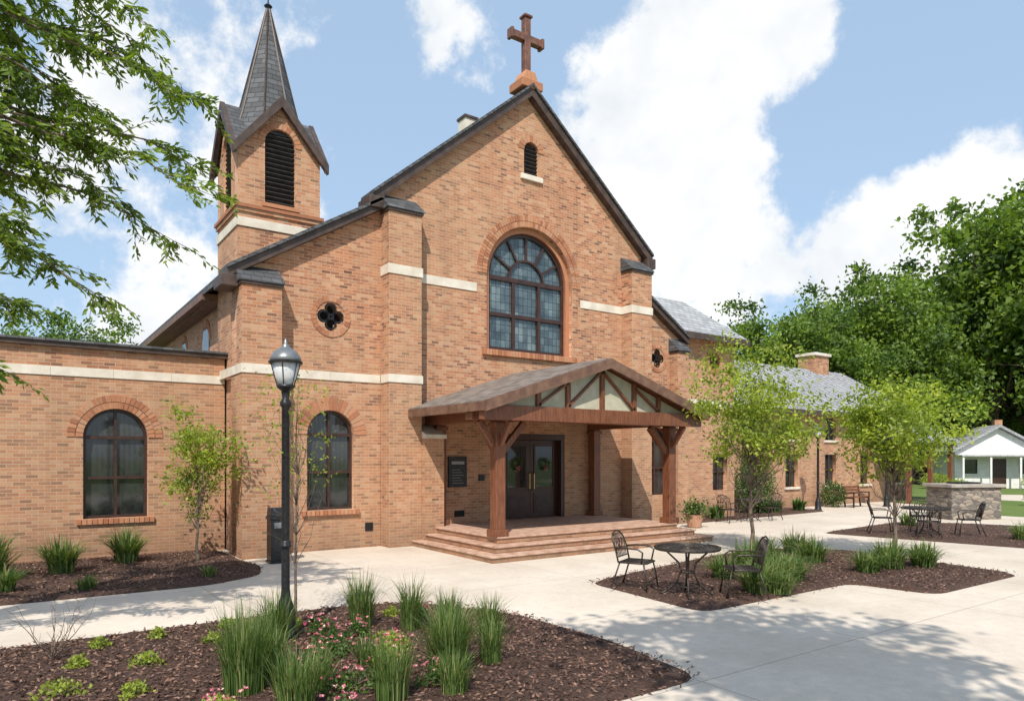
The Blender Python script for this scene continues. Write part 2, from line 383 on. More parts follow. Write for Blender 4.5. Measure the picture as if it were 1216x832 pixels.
def qbars(x,z,y,par):
    mb=MB(); mb.box(x-.4,x+.4,y+.3,y+.31,z-.4,z+.4,DARK)
    for a in (math.pi/4,-math.pi/4):
        c,s=math.cos(a)*.32,math.sin(a)*.32
        mb.beam((x-c,y+.05,z-s),(x+c,y+.05,z+s),.035,.03,BLACKM,(0,1,0))
    mb.obj('quatrefoil_grille',par)
    mb=MB()
    for k in range(4):
        a=k*math.pi/2
        for i in range(12):
            t0=2*math.pi*i/12;t1=2*math.pi*(i+1)/12
            cxx=x+.17*math.cos(a);czz=z+.17*math.sin(a)
            mb.beam((cxx+.12*math.cos(t0),y+.03,czz+.12*math.sin(t0)),(cxx+.12*math.cos(t1),y+.03,czz+.12*math.sin(t1)),.03,.03,BLACKM,(0,1,0))
    mb.obj('quatrefoil_tracery',par)
qbars(LX,5.5,YF,church)
def sillrow(name,x0,x1,y0,y1,z0,z1):
    mb=MB(); n=int((x1-x0)/.095); w=(x1-x0)/n
    for i in range(n): mb.box(x0+i*w+.005,x0+(i+1)*w-.005,y0,y1,z0,z1,VOUS)
    mb.obj(name,church,bevel=.005)
sillrow('aisle_window_sill',LX-.7,LX+.7,YF-.06,YF+.15,.83,.948)
RX=17.15
panel('right_aisle_front',[(16.4,0),(18.2,0),(18.2,6.1),(16.4,7.2)],[arch(RX,.95,2.72,.45),quatre(RX,5.4,.3)],YF+.02,YF+.4,BRICK,church)
arch_window('right_aisle_window',RX,.95,2.72,.45,YF+.02,church,DGLASS,2,(.5,),.16)
voussoirs('right_aisle_window_arch',RX,2.72,.455,.72,YF+.02,church)
voussoirs('right_quatrefoil_ring',RX,5.4,.33,.45,YF+.02,church,0,2*math.pi)
qbars(RX,5.4,YF,church)
def pier(x0,x1,yf,yb,z,name):
    mb=MB(); mb.box(x0,x1,yf,yb,0,z,BRICK); mb.obj(name,church,bevel=.008)
    mb=MB()
    mb.box(x0-.03,x1+.03,yf-.04,yb-.003,z+.002,z+.07,TRIM)
    mb.prism([(yf-.07,z+.072),(yb-.003,z+.072),(yb-.003,z+.5),(yf-.02,z+.14)],x0-.06,x1+.06,SLATE,'X')
    mb.obj(name+'_cap',church)
pier(4.0,4.85,15.65,YF+.02,5.9,'left_pier')
pier(7.42,8.3,15.65,YF,8.15,'gable_left_pier')
pier(15.55,16.42,15.65,YF,7.9,'gable_right_pier')
pier(17.75,18.25,15.75,YF+.02,5.6,'right_pier')
mb=MB(); mb.box(8.303,8.85,15.5,YF-.003,0,2.65,BRICK); mb.obj('porch_pier',church)
mb=MB(); mb.prism([(15.45,2.652),(YF-.003,2.652),(YF-.003,3.0),(15.45,2.75)],8.304,8.9,STONE,'X'); mb.obj('porch_pier_cap',church)
mb=MB(); mb.box(4.003,4.3,YF+.4,16.62,0,6.15,BRICK); mb.obj('left_return_wall',church)
mb=MB()
def band(x0,x1,yf,z0,z1):
    n=max(1,round((x1-x0)/1.1)); w=(x1-x0)/n
    for i in range(n): mb.box(x0+i*w+.002,x0+(i+1)*w-.002,yf-.022,yf+.05,z0,z1,STONE)
band(8.33,WX-WR-.47,YF,6.63,6.86); band(WX+WR+.47,15.55,YF,6.63,6.86)
band(7.39,8.33,15.65,6.63,6.86); band(15.52,16.45,15.65,6.63,6.86)
mb.box(7.395,7.45,15.70,YF,6.63,6.86,STONE); mb.box(15.525,15.6,15.70,YF-.03,6.63,6.86,STONE)
band(4.87,7.39,YF+.02,4.0,4.2); band(3.975,4.87,15.65,4.0,4.2); band(7.39,8.33,15.65,4.0,4.2)
mb.box(3.978,4.05,15.70,17.575,4.0,4.2,STONE); mb.box(7.395,7.45,15.70,YF-.01,4.0,4.2,STONE)
band(18.25,21.6,16.5,4.0,4.2)
band(16.45,17.75,YF+.02,4.0,4.2)
mb.obj('stone_bands',church,bevel=.004)
def rake(name,p,q,th,y0,y1,mat=TRIM,lip=True):
    p=Vector(p);q=Vector(q);d=(q-p).normalized();n=Vector((-d.y,d.x))
    if n.y<0:n=-n
    mb=MB(); 
    mb.prism([tuple(p),tuple(q),(q.x,q.y+th/abs(n.y)),(p.x,p.y+th/abs(n.y))],y0,y1,mat)
    if lip: mb.prism([(p.x,p.y+th/abs(n.y)+.002),(q.x,q.y+th/abs(n.y)+.002),(q.x,q.y+th/abs(n.y)+.08),(p.x,p.y+th/abs(n.y)+.08)],y0-.06,y1,SLATE)
    return mb.obj(name,church)
s1=(12.3-8.55)/4.5
rake('main_rake_left',(7.1,8.55-.3*s1),(cx,12.302),.2,YF-.22,YF+.5)
rake('main_rake_right',(16.7,8.55-.3*s1),(cx+.003,12.302),.2,YF-.218,YF+.5)
s2=(8.25-6.2)/3.4
rake('aisle_rake',(3.75,6.2-.25*s2+.0),(7.39,8.252),.17,YF-.2,YF+.5)
rake('right_aisle_rake',(18.45,6.1-.25*.61),(16.42,7.202),.15,YF-.2,YF+.5)
mb=MB(); mb.box(7.0,7.4,YF-.26,YF+.45,8.22,8.5,TRIM); mb.box(16.44,16.8,YF-.26,YF+.45,8.18,8.5,TRIM); mb.box(3.62,3.98,YF-.24,YF+.45,5.86,6.12,TRIM)
mb.obj('kneelers',church,bevel=.02)
mb=MB()
mb.prism([(7.3,8.4),(cx,12.28),(16.5,8.4),(16.5,8.55),(cx,12.45),(7.3,8.55)][::-1],YF+.5,30,SLATE)
mb.prism([(3.8,6.15),(7.6,8.4),(7.6,8.52),(3.8,6.3)][::-1],YF+.5,30.02,SLATE)
mb.prism([(16.3,7.3),(18.4,6.05),(18.4,6.2),(16.3,7.45)],YF+.5,30.02,SLATE)
mb.obj('nave_roof',church)
mb=MB()
mb.box(7.45,7.75,YF+.4,29.8,0,8.45,BRICK); mb.box(16.1,16.38,YF+.4,29.8,0,8.45,BRICK)
mb.box(4.3,4.6,18.5,29.8,0,6.3,BRICK); mb.prism([(4.3,0),(18,0),(18,6.2),(16.4,8.4),(cx,12.2),(7.4,8.3),(4.3,6.2)][::-1],29.8,30,BRICK)
mb.box(3.95,4.3,18.5,29.9,6.0,6.2,SOFF); mb.box(3.78,3.95,18.5,29.95,6.04,6.2,SOFF)
mb.obj('nave_side_walls',church)
for yy in (20.5,23.5,26.5):
    mb=MB(); pts=arch(yy,4.75,5.3,.4); mb.add([(4.28,p[0],p[1]) for p in pts],[tuple(reversed(range(len(pts))))],DGLASS); mb.obj('clerestory_window',church)
    voussoirs('clerestory_arch',yy,5.3,.4,.6,4.3,church,axis='X',depth=.05)
mb=MB(); mb.box(11.0,11.4,18,18.4,11.2,12.3,STONE); mb.box(10.96,11.44,17.96,18.44,12.302,12.37,TRIM); mb.obj('roof_chimney',church)
mb=MB()
mb.box(cx-.36,cx+.36,15.85,16.5,12.5,12.74,VOUS); mb.prism([(cx-.28,12.742),(cx+.28,12.742),(cx+.16,13.03),(cx-.16,13.03)],15.95,16.4,VOUS)
mb.obj('cross_pedestal',church,bevel=.02)
CR=pbr('cross_copper',(.11,.045,.03),(.20,.09,.055),6,.5)
mb=MB(); mb.box(cx-.1,cx+.1,16.08,16.28,13.032,14.6,CR); mb.box(cx-.5,cx-.102,16.085,16.275,13.92,14.12,CR); mb.box(cx+.102,cx+.5,16.085,16.275,13.92,14.12,CR)
for dx in (-.53,.53): mb.box(cx+dx-.045,cx+dx+.045,16.06,16.3,13.88,14.16,CR)
mb.box(cx-.14,cx+.14,16.04,16.32,14.602,14.67,CR)
mb.obj('roof_cross',church,bevel=.015)
# tower
TX0,TX1,TY0,TY1=4.15,6.05,16.6,18.5; tc=(TX0+TX1)/2; ty=(TY0+TY1)/2
zE,zA=9.25,10.4
fr=[(TX0,0),(TX1,0),(TX1,zE),(tc,zA),(TX0,zE)]
sd4=[(TY0+.22,0),(TY1-.22,0),(TY1-.22,zE+.2),(ty,zA-.02),(TY0+.22,zE+.2)]
panel('tower_front',fr,[arch(tc,8.03,9.45,.35)],TY0,TY0+.22,BRICK,church)
panel('tower_left',sd4,[arch(ty,8.03,9.45,.35)],TX0,TX0+.22,BRICK,church,'X')
panel('tower_right',sd4,[],TX1-.22,TX1,BRICK,church,'X')
panel('tower_rear',fr,[],TY1-.22,TY1,BRICK,church)
louvers('belfry_louver',tc,8.03,9.45,.35,TY0,church); louvers('belfry_side_louver',ty,8.03,9.45,.35,TX0,church,'X')
voussoirs('belfry_arch',tc,9.45,.355,.5,TY0,church); voussoirs('belfry_side_arch',ty,9.45,.355,.5,TX0,church,axis='X',depth=.1)
mb=MB()
def ring(z0,z1,o,mat):
    mb.box(TX0-o,TX1+o,TY0-o,TY0-.002,z0,z1,mat); mb.box(TX0-o,TX1+o,TY1+.002,TY1+o,z0,z1,mat)
    mb.box(TX0-o,TX0-.002,TY0,TY1,z0,z1,mat); mb.box(TX1+.002,TX1+o,TY0,TY1,z0,z1,mat)
ring(7.42,7.62,.03,STONE); ring(7.75,7.84,.04,BRICK); ring(7.842,7.92,.075,VOUS)
mb.box(tc-.42,tc+.42,TY0-.09,TY0+.1,7.94,8.028,VOUS)
mb.obj('tower_bands',church)
mb=MB()
o=.15; H=.95+o; sl=(zA-zE)/.95
zc=zA-sl*H+.1
ctr=(tc,ty,zA+.12)
for i,(dx,dy) in enumerate([(0,-1),(1,0),(0,1),(-1,0)]):
    ap=(tc+dx*H,ty+dy*H,zA+.12)
    px,py=-dy,dx
    for sg in (-1,1):
        co=(tc+dx*H+sg*px*H,ty+dy*H+sg*py*H,zc)
        tri=[ctr,ap,co]
        low=[(p[0],p[1],p[2]-.07) for p in tri]
        mb.add(tri+low,[(0,1,2),(5,4,3),(0,3,4,1),(1,4,5,2),(2,5,3,0)],SLATE)
        a=Vector(ap);b=Vector(co);inn=Vector((dx,dy,0))*-.09; outv=Vector((dx,dy,0))*.02
        q=[a+outv+Vector((0,0,.03)),b+outv+Vector((0,0,.03)),b+outv+Vector((0,0,-.2)),a+outv+Vector((0,0,-.24))]
        q2=[v-outv+inn for v in q]
        mb.add(q+q2,[(0,1,2,3),(7,6,5,4),(0,4,5,1),(1,5,6,2),(2,6,7,3),(3,7,4,0)],TRIM)
mb.obj('tower_gables',church)
mb=MB(); mb.lathe([(.98,9.7),(.82,10.0),(.70,10.4),(.03,13.1),(.02,13.12)],(tc,ty,0),SLATE,8)
for k in range(8):
    a=2*math.pi*(k+.5)/8; c_,s_=math.cos(a),math.sin(a)
    mb.tube([(tc+r*c_,ty+r*s_,z) for r,z in ((.83,10.0),(.71,10.4),(.04,13.1))],.022,TRIM,4)
mb.lathe([(.05,13.05),(.05,13.12),(.1,13.17),(.05,13.22),(.02,13.25),(.012,13.6)],(tc,ty,0),BLACKM,10)
mb.obj('spire',church)
# left wing
panel('wing_front',[(-12,0),(4.1,0),(4.1,4.5),(-12,4.5)],[arch(1.85,.87,2.62,.62),arch(-2.2,.87,2.62,.62)],17.6,17.95,BRICK,church)
for k,xx in enumerate((1.85,-2.2)):
    arch_window('wing_window',xx,.87,2.62,.62,17.6,church,DGLASS,2,(.5,),.16); voussoirs('wing_window_arch',xx,2.62,.625,.76,17.6,church); voussoirs('wing_window_arch_outer',xx,2.62,.775,.92,17.6,church)
    sillrow('wing_window_sill',xx-.75,xx+.75,17.54,17.7,.75,.868)
mb=MB(); mb.box(-12.1,4.14,17.5,26,4.502,4.6,TRIM); mb.box(-12.14,4.14,17.46,26.02,4.602,4.65,SLATE); mb.obj('wing_coping',church)
mb=MB(); x=-12
while x<4.0: mb.box(x,min(x+1.146,4.1),17.578,17.62,3.9,4.09,STONE); x+=1.15
mb.obj('wing_band',church,bevel=.004)
mb=MB(); mb.box(-12,-11.7,17.95,26,0,4.5,BRICK); mb.box(-12,4.1,25.7,26.002,0,4.5,BRICK); mb.obj('wing_sides',church)
# right block
panel('right_block_front',[(18.2,0),(21.6,0),(21.6,6.4),(18.2,6.4)],[circ(20.5,5.6,.3),[(20.4,1.0),(21.2,1.0),(21.2,2.3),(20.4,2.3)]],16.5,16.8,BRICK,church)
voussoirs('round_window_ring',20.5,5.6,.305,.47,16.5,church,0,2*math.pi)
mb=MB(); mb.box(20.1,21.3,16.68,16.7,.9,2.4,DGLASS); mb.box(20.1,20.9,16.68,16.7,5.2,6.0,DGLASS)
mb.box(20.78,20.82,16.62,16.679,1,2.3,FRAME); mb.box(20.4,21.2,16.62,16.678,1.63,1.67,FRAME)
mb.box(20.48,20.52,16.62,16.679,5.3,5.9,FRAME); mb.box(20.2,20.8,16.62,16.678,5.58,5.62,FRAME)
mb.obj('block_windows',church)
mb=MB(); mb.box(21.3,21.6,16.8,20,0,6.4,BRICK); mb.box(18.2,18.5,16.5,16.9,0,6.4,BRICK); mb.obj('block_sides',church)
mb=MB(); e=6.42
A=[(16.6,16.1,e),(21.95,16.1,e),(21.95,20.2,e),(16.6,20.2,e),(16.6,18.15,8.05),(20.7,18.15,8.05)]
mb.add(A,[(0,1,5,4),(1,2,5),(2,3,4,5)],LROOF)
mb.box(18.3,21.97,16.08,16.14,e-.2,e+.02,TRIM); mb.box(21.9,21.97,16.141,20.2,e-.2,e+.02,TRIM); mb.box(18.3,21.89,16.142,20.2,e-.06,e-.01,TRIM)
mb.obj('block_roof',church)
# long low wing
hol=[]
for xx in (24,27,30,33,36): hol+= [[(xx,.9),(xx+.9,.9),(xx+.9,2.3),(xx,2.3)],[(xx,2.95),(xx+.9,2.95),(xx+.9,3.95),(xx,3.95)]]
panel('low_wing_front',[(21.6,0),(38,0),(38,4.25),(21.6,4.25)],hol,18,18.3,BRICK,church)
mb=MB(); mb.box(21.7,37.9,18.16,18.18,.5,4.2,DGLASS)
for xx in (24,27,30,33,36):
    for (a,b) in ((.9,2.3),(2.95,3.95)):
        mb.box(xx+.42,xx+.48,18.1,18.159,a,b,FRAME); mb.box(xx,xx+.9,18.1,18.158,(a+b)/2-.03,(a+b)/2+.03,FRAME); mb.box(xx-.08,xx+.98,17.93,18.05,a-.1,a-.003,STONE)
mb.obj('low_wing_windows',church)
mb=MB(); mb.box(37.7,38,18.3,26,0,4.25,BRICK); mb.prism([(18,4.25),(26,4.25),(22,6.6)],37.7,38.0,BRICK,'X'); mb.obj('low_wing_end',church)
mb=MB(); mb.prism([(17.5,4.1),(22,6.75),(26.5,4.1),(26.5,4.25),(22,6.9),(17.5,4.25)],21.6,38.4,LROOF,'X'); 
x=22.2
while x<38.3:
    mb.beam((x,17.5,4.27),(x,22,6.92),.03,.05,LROOF); x+=.55
mb.box(21.98,38.4,17.4,17.5,4.0,4.2,TRIM); mb.obj('low_wing_roof',church)
mb=MB(); mb.box(34.9,36.2,21.5,22.5,6,7.6,BRICK); mb.box(34.8,36.3,21.4,22.6,7.602,7.75,STONE); mb.obj('low_wing_chimney',church)
mb=MB(); mb.box(34,38.6,16.2,17.98,2.75,2.88,TRIM)
mb.add([(33.6,15.9,2.88),(39.0,15.9,2.88),(39.0,18,4.02),(33.6,18,4.02),(33.6,18,2.88),(39.0,18,2.88)],[(0,1,2,3),(1,5,2),(0,3,4)],LROOF)
for xx in (34.2,36.3,38.4): mb.box(xx-.09,xx+.09,16.25,16.43,0,2.749,WOOD)
mb.box(37.0,37.9,17.94,17.98,0,2.2,DWOOD)
mb.obj('side_porch',church)
# ------------------------------------------------------------------ PORCH
PAV=pbr('porch_paver',(.38,.22,.15),(.56,.38,.28),5,.8,20,.2)
mb=MB()
for i in range(3):
    mb.box(8.05+.3*i,14.95-.3*i,12.1+.34*i,YF-.002-.002*i,.15*i+.004,.15*(i+1)-.04,BRICK)
    mb.box(8.02+.3*i,14.98-.3*i,12.07+.34*i,YF-.004-.002*i,.15*(i+1)-.04,.15*(i+1),PAV)
mb.obj('porch_steps',church,bevel=.008)
PX0,PX1,PY=8.75,14.24,12.95
mb=MB()
for x,y in ((PX0,PY),(PX1,PY),(PX0+.2,15.9),(PX1,15.9)):
    mb.box(x-.125,x+.125,y-.125,y+.125,.5,3.0,WOOD); mb.box(x-.18,x+.18,y-.18,y+.18,.452,.6,WOOD); mb.box(x-.165,x+.165,y-.165,y+.165,2.87,2.96,WOOD)
for x,sg in ((PX0,1),(PX1,-1)):
    mb.beam((x+sg*.1,PY,2.3),(x+sg*.72,PY,2.98),.12,.14,WOOD)
    mb.beam((x,PY+.1,2.3),(x,PY+.72,2.98),.12,.14,WOOD)
    mb.beam((x-sg*.1,PY,2.45),(x-sg*.5,PY,2.98),.1,.12,WOOD)
    mb.beam((x,PY-.1,2.45),(x,PY-.5,2.98),.1,.12,WOOD)
mb.obj('porch_posts',church,bevel=.012)
pc=11.4; hw=3.45; zr,ze=4.42,3.3; sp_=(zr-ze)/hw
mb=MB()
mb.box(8.0,14.8,PY-.14,PY+.14,3.0,3.24,WOOD)
for x in (PX0,PX1): mb.box(x-.12,x+.12,PY+.141,16.09,3.002,3.22,WOOD); mb.box(x-.1,x+.1,12.53,PY-.142,3.002,3.22,WOOD)
mb.box(7.98,14.82,12.36,12.52,2.98,3.3,WOOD)
for k in range(11):
    y=12.7+k*.33
    for sg in (-1,1):
        mb.beam((pc+sg*.02,y,zr-.12),(pc+sg*(hw-.1),y,ze-.10+.03),.07,.12,WOOD)
mb.obj('porch_beams',church,bevel=.006)
mb=MB()
def gz(x): return zr-.1-abs(x-pc)*sp_
mb.prism([(pc-2.95,3.302),(pc+2.95,3.302),(pc,zr-.1)],12.5,12.54,CREAM)
mb.obj('porch_gable_panel',church)
mb=MB()
for dx in (-1.9,-1.05,0,1.05,1.9): mb.box(pc+dx-.055,pc+dx+.055,12.42,12.499,3.302,gz(pc+dx),WOOD)
for a,b in ((-1.9,-1.05),(-1.05,0),(1.9,1.05),(1.05,0)):
    mb.beam((pc+a,12.465,3.34),(pc+b,12.465,gz(pc+b)-.1),.05,.09,WOOD,(0,1,0))
mb.obj('porch_truss',church)
mb=MB()
for sg in (-1,1):
    pts=[(pc,zr),(pc+sg*hw,ze),(pc+sg*hw,ze+.08),(pc,zr+.09)]
    if sg>0: pts=pts[::-1]
    mb.prism(pts,12.2,YF-.003,SHING)
    pts=[(pc,zr-.05),(pc+sg*hw*.985,ze-.045),(pc+sg*hw*.985,ze+.003),(pc,zr-.002)]
    if sg>0: pts=pts[::-1]
    mb.prism(pts,12.25,YF-.004,WOOD)
    pts=[(pc,zr-.16),(pc+sg*(hw+.02),ze-.16),(pc+sg*(hw+.02),ze+.07),(pc,zr+.075)]
    if sg>0: pts=pts[::-1]
    mb.prism(pts,12.14,12.198,SOFF)
    x=pc+sg*(hw+.03); mb.box(min(x,x-sg*.05),max(x,x-sg*.05)+.0,12.2,YF-.005,ze-.14,ze+.05,SOFF)
mb.obj('porch_roof',church)
mb=MB(); y=YF+.22
mb.box(11.05,13.25,YF+.3,YF+.33,.45,2.85,DARK)
mb.box(11.05,11.17,YF+.02,YF+.29,.45,2.85,DWOOD); mb.box(13.13,13.25,YF+.02,YF+.29,.45,2.85,DWOOD); mb.box(11.171,13.129,YF+.02,YF+.29,2.68,2.849,DWOOD)
for x0,x1 in ((11.175,12.145),(12.155,13.125)):
    mb.box(x0,x1,y,y+.05,.46,2.67,DWOOD)
    mb.box(x0+.12,x1-.12,y-.02,y-.001,.6,1.15,DWOOD); mb.box(x0+.18,x1-.18,y-.03,y-.021,.66,1.09,FRAME)
    mb.box(x0+.17,x1-.17,y-.006,y-.001,1.33,2.5,DGLASS)
    for a,b in ((x0+.12,x0+.17),(x1-.17,x1-.12)): mb.box(a,b,y-.025,y-.001,1.28,2.55,DWOOD)
    for a,b in ((1.28,1.33),(2.5,2.55)): mb.box(x0+.171,x1-.171,y-.024,y-.001,a,b,DWOOD)
mb.obj('double_door',church,bevel=.006)
BRASS=pbr('brass',(.55,.36,.12),(.7,.48,.18),8,.25,None,0,1)
mb=MB()
for x in (12.07,12.23): mb.tube([(x,y-.03,1.25),(x,y-.09,1.28),(x,y-.09,1.72),(x,y-.03,1.75)],.016,BRASS); 
mb.obj('door_handles',church)
rng=np.random.default_rng(3)
mb=MB()
for x in (11.66,12.64):
    a=rng.random(220)*2*math.pi; rr=.13+rng.normal(size=220)*.018
    P=np.stack([x+rr*np.cos(a),y-.05-rng.random(220)*.03,2.0+rr*np.sin(a)*1.1],1); mb.leaves(P,rng.normal(size=(220,3))-[0,.5,0],.055,.025,SHRUBM,rng)
    P=np.stack([x+rng.normal(size=22)*.04,y-.08-rng.random(22)*.02,1.88+rng.normal(size=22)*.03],1); mb.leaves(P,rng.normal(size=(22,3)),.055,.045,PINK,rng)
mb.obj('door_wreaths',church)
PT=pbr('plaque_text',(.25,.25,.25),(.3,.3,.3),40,.5)
mb=MB(); mb.box(9.3,9.85,YF-.06,YF-.002,1.4,2.2,BLACKM); mb.box(9.38,9.77,YF-.068,YF-.061,2.0,2.08,PT)
for k in range(6): mb.box(9.40,9.75-.05*(k%3),YF-.068,YF-.061,1.5+k*.07,1.512+k*.07,PT)
mb.box(10.25,10.42,YF-.05,YF-.002,1.55,1.72,BLACKM)
mb.obj('wall_plaque',church,bevel=.01)
mb=MB(); mb.box(9.5,9.8,YF-.02,YF-.002,.62,.78,DARK); mb.box(7.0,7.2,YF,YF+.019,.4,.6,DARK); mb.obj('wall_vents',church)
# ------------------------------------------------------------------ GROUND
mb=MB(); mb.add([(-600,-600,0),(600,-600,0),(600,600,0),(-600,600,0)],[(0,1,2,3)],LAWN); mb.obj('ground')
mb=MB(); mb.add([(-15,-12,.004),(30,-12,.004),(31,4,.004),(30,11,.004),(33,13,.004),(35,18.5,.004),(-15,18.5,.004)],[tuple(range(7))],CONC); mb.obj('paved_plaza')
mb=MB(); mb.add([(38,-20,.004),(41,-20,.004),(50,14,.004),(44,20,.004),(41,15,.004)],[(0,1,2,3,4)],CONC); mb.obj('footpath')
mb=MB(); mb.add([(50,-40,.005),(55,-40,.005),(66,40,.005),(61,40,.005)],[(0,1,2,3)],pbr('road_asphalt',(.16,.155,.15),(.2,.195,.19),2,.9)); mb.obj('driveway')
def inside(p,poly):
    c=False;n=len(poly)
    for i in range(n):
        x1,y1=poly[i];x2,y2=poly[(i+1)%n]
        if (y1>p[1])!=(y2>p[1]) and p[0]<(x2-x1)*(p[1]-y1)/(y2-y1)+x1: c=not c
    return c
def bed(name,poly,nchips,win=None,mound=.05):
    pts=[];n=len(poly)
    for i in range(n):
        a=Vector(poly[i-1]);b=Vector(poly[i]);c=Vector(poly[(i+1)%n])
        ra=min(.35,(a-b).length*.3); rc=min(.35,(c-b).length*.3)
        p0=b+(a-b).normalized()*ra;p2=b+(c-b).normalized()*rc
        for t in (0,.25,.5,.75,1): pts.append(tuple((1-t)**2*p0+2*t*(1-t)*b+t*t*p2))
    mb=MB(); cxm=sum(p[0] for p in pts)/len(pts);cym=sum(p[1] for p in pts)/len(pts)
    inn=[(p[0]+(cxm-p[0])*.04,p[1]+(cym-p[1])*.04) for p in pts]; k=len(pts)
    vs=[(p[0],p[1],.006) for p in pts]+[(p[0],p[1],mound) for p in inn]
    mb.add(vs,[(i,(i+1)%k,(i+1)%k+k,i+k) for i in range(k)]+[tuple(range(k,2*k))],MULCH)
    x0=min(p[0] for p in pts);x1=max(p[0] for p in pts);y0=min(p[1] for p in pts);y1=max(p[1] for p in pts)
    if win: x0=max(x0,win[0]);x1=min(x1,win[1]);y0=max(y0,win[2]);y1=min(y1,win[3])
    P=[]
    while len(P)<nchips:
        p=(R.uniform(x0,x1),R.uniform(y0,y1))
        if inside(p,inn): P.append((p[0],p[1],mound+R.uniform(0,.018)))
        elif inside((p[0]+R.gauss(0,.08),p[1]+R.gauss(0,.08)),pts): P.append((p[0],p[1],.028))
    D=rng.normal(size=(len(P),3)); D[:,2]*=.35
    mb.leaves(P,D,.055,.02,CHIP,rng)
    return mb.obj(name)
bedB=[(-9,4.6),(5.6,4.65),(5.85,6.3),(5.75,8.1),(4.9,9.6),(3.9,9.87),(-9,9.9)]
bed('mulch_bed',bedB,22000,(-.6,6,4.6,10))
bedA=[(-12,12.95),(2.7,12.85),(3.75,13.4),(4.1,14.6),(3.97,15.6),(3.97,17.57),(-12,17.57)]
bed('mulch_bed',bedA,7000,(-1,5,12,18))
bedC=[(8.2,9.3),(7.95,6.6),(11.85,6.65),(12.0,5.3),(15.3,5.3),(15.9,9.0),(14.6,10.3),(12.5,10.2)]
bed('mulch_bed',bedC,8000)
bedD=[(19,11.5),(19.9,6.3),(26.5,6.2),(25.4,10.2),(24.0,11.9)]
bed('mulch_bed',bedD,2500)
bedE=[(18.6,15.6),(26.8,16.0),(27.2,17.9),(21.9,17.9),(21.9,16.45),(18.6,16.45)]
bed('mulch_bed',bedE,800)
# ------------------------------------------------------------------ PLANTS
def clump(name,x,y,h,r,n,mat=GRASSM,w=.012,z=.04,flop=.5):
    mb=MB(); vs=[];fs=[]
    for i in range(n):
        a=R.uniform(0,2*math.pi); br=r*.4*math.sqrt(R.random()); bx=br*math.cos(a);by=br*math.sin(a)
        a2=a+R.gauss(0,.6); L=h*R.triangular(.35,1.15,.85); lean=(R.uniform(.03,flop)**1.2)*L
        ca,sa=math.cos(a2),math.sin(a2); px,py=-sa*w,ca*w; k=len(vs)
        for t,ws in ((0,1),(.35,1),(.7,.75),(1,.08)):
            o=lean*t*t; zz=L*(t-.22*t*t*t*(lean/L)*2)
            vs.append((bx+ca*o+px*ws,by+sa*o+py*ws,zz)); vs.append((bx+ca*o-px*ws,by+sa*o-py*ws,zz))
        for j in range(3): fs.append((k+2*j,k+2*j+1,k+2*j+3,k+2*j+2))
    mb.add(vs,fs,mat); return mb.obj(name,loc=(x,y,z))
for x,y,h,r,n in ((3.6,8.4,.75,.34,300),(4.05,7.95,.72,.28,240),(4.4,7.6,.6,.25,230),(2.5,8.3,.7,.34,280),(2.2,8.0,.5,.3,200),(1.75,6.75,.85,.46,520),(2.05,7.1,.6,.4,260),
    (1.95,5.95,.65,.4,340),(3.55,6.15,.85,.44,480),(2.75,5.75,.65,.36,320),(4.7,7.15,.6,.3,250),(3.9,6.7,.6,.3,220),(3.0,6.9,.4,.25,140),(4.1,6.2,.55,.28,180),(3.3,5.6,.5,.3,200),(2.3,6.4,.45,.3,160),(3.75,8.9,.35,.2,90)):
    clump('ornamental_grass',x,y,h*R.uniform(.92,1.05),r,n,w=.0048,flop=R.uniform(.5,.8))
for x,y,h,r,n in ((.75,15.6,.75,.5,320),(1.9,16.4,.8,.5,320),(-.35,15.3,1.0,.6,340),(-.1,13.9,.5,.3,120),(1.0,13.4,.3,.3,80),(2.9,13.6,.25,.3,60)):
    clump('ornamental_grass',x,y,h,r,n,w=.013,flop=.95)
for x,y,h,r,n in ((9.7,6.95,.6,.5,340),(10.4,7.2,.6,.5,340),(11.1,7.3,.55,.5,320),(10.3,8.1,.5,.4,260),(11.6,8.6,.6,.5,300),(12.6,8.9,.6,.5,300),(13.4,8.3,.6,.5,300),(9.95,6.8,.4,.6,260),
    (13.9,7.0,.65,.6,360),(14.6,6.7,.6,.5,320),(13.1,7.0,.5,.5,260),(14.3,9.3,.6,.5,260),(12.1,8.0,.45,.5,220),(21.5,7.4,.6,.5,140),(23,11,.6,.5,140),(22.3,7.2,.5,.4,120)):
    clump('ornamental_grass',x,y,h,r,n,w=.010,flop=1.15)
for x,y in ((23.5,16.6),(24.4,16.7),(20,16.0),(25.8,16.6)): clump('ornamental_grass',x,y,.6,.5,120,SHRUBM,.03,flop=.9)
def lowplant(name,x,y,r,h,n,mat,fl=None,nf=0,ls=.06):
    mb=MB(); P=[]
    for i in range(n):
        a=R.uniform(0,6.28);q=r*math.sqrt(R.random())*(.75+.3*math.sin(3*a+x*9)); P.append((q*math.cos(a),q*math.sin(a),R.random()*h*(1-(q/r)**2*.7)))
    D=rng.normal(size=(n,3))+[0,0,.6]; mb.leaves(P,D,ls,ls*.55,mat,rng)
    for k in range(7):
        a=R.uniform(0,6.28); mb.tube([(0,0,0),(r*.6*math.cos(a),r*.6*math.sin(a),h*.6)],.004,BARK,4)
    if fl:
        P=[]
        for _ in range(nf):   # small five-petal blooms
            c=(R.gauss(0,r*.5),R.gauss(0,r*.5),h*R.uniform(.85,1.3)); P+= [c]*5
        Dm=rng.normal(size=(len(P),3))*[1,1,.35]+[0,0,.3]
        mb.leaves(P,Dm,ls*.7,ls*.5,fl,rng)
    return mb.obj(name,loc=(x,y,.045))
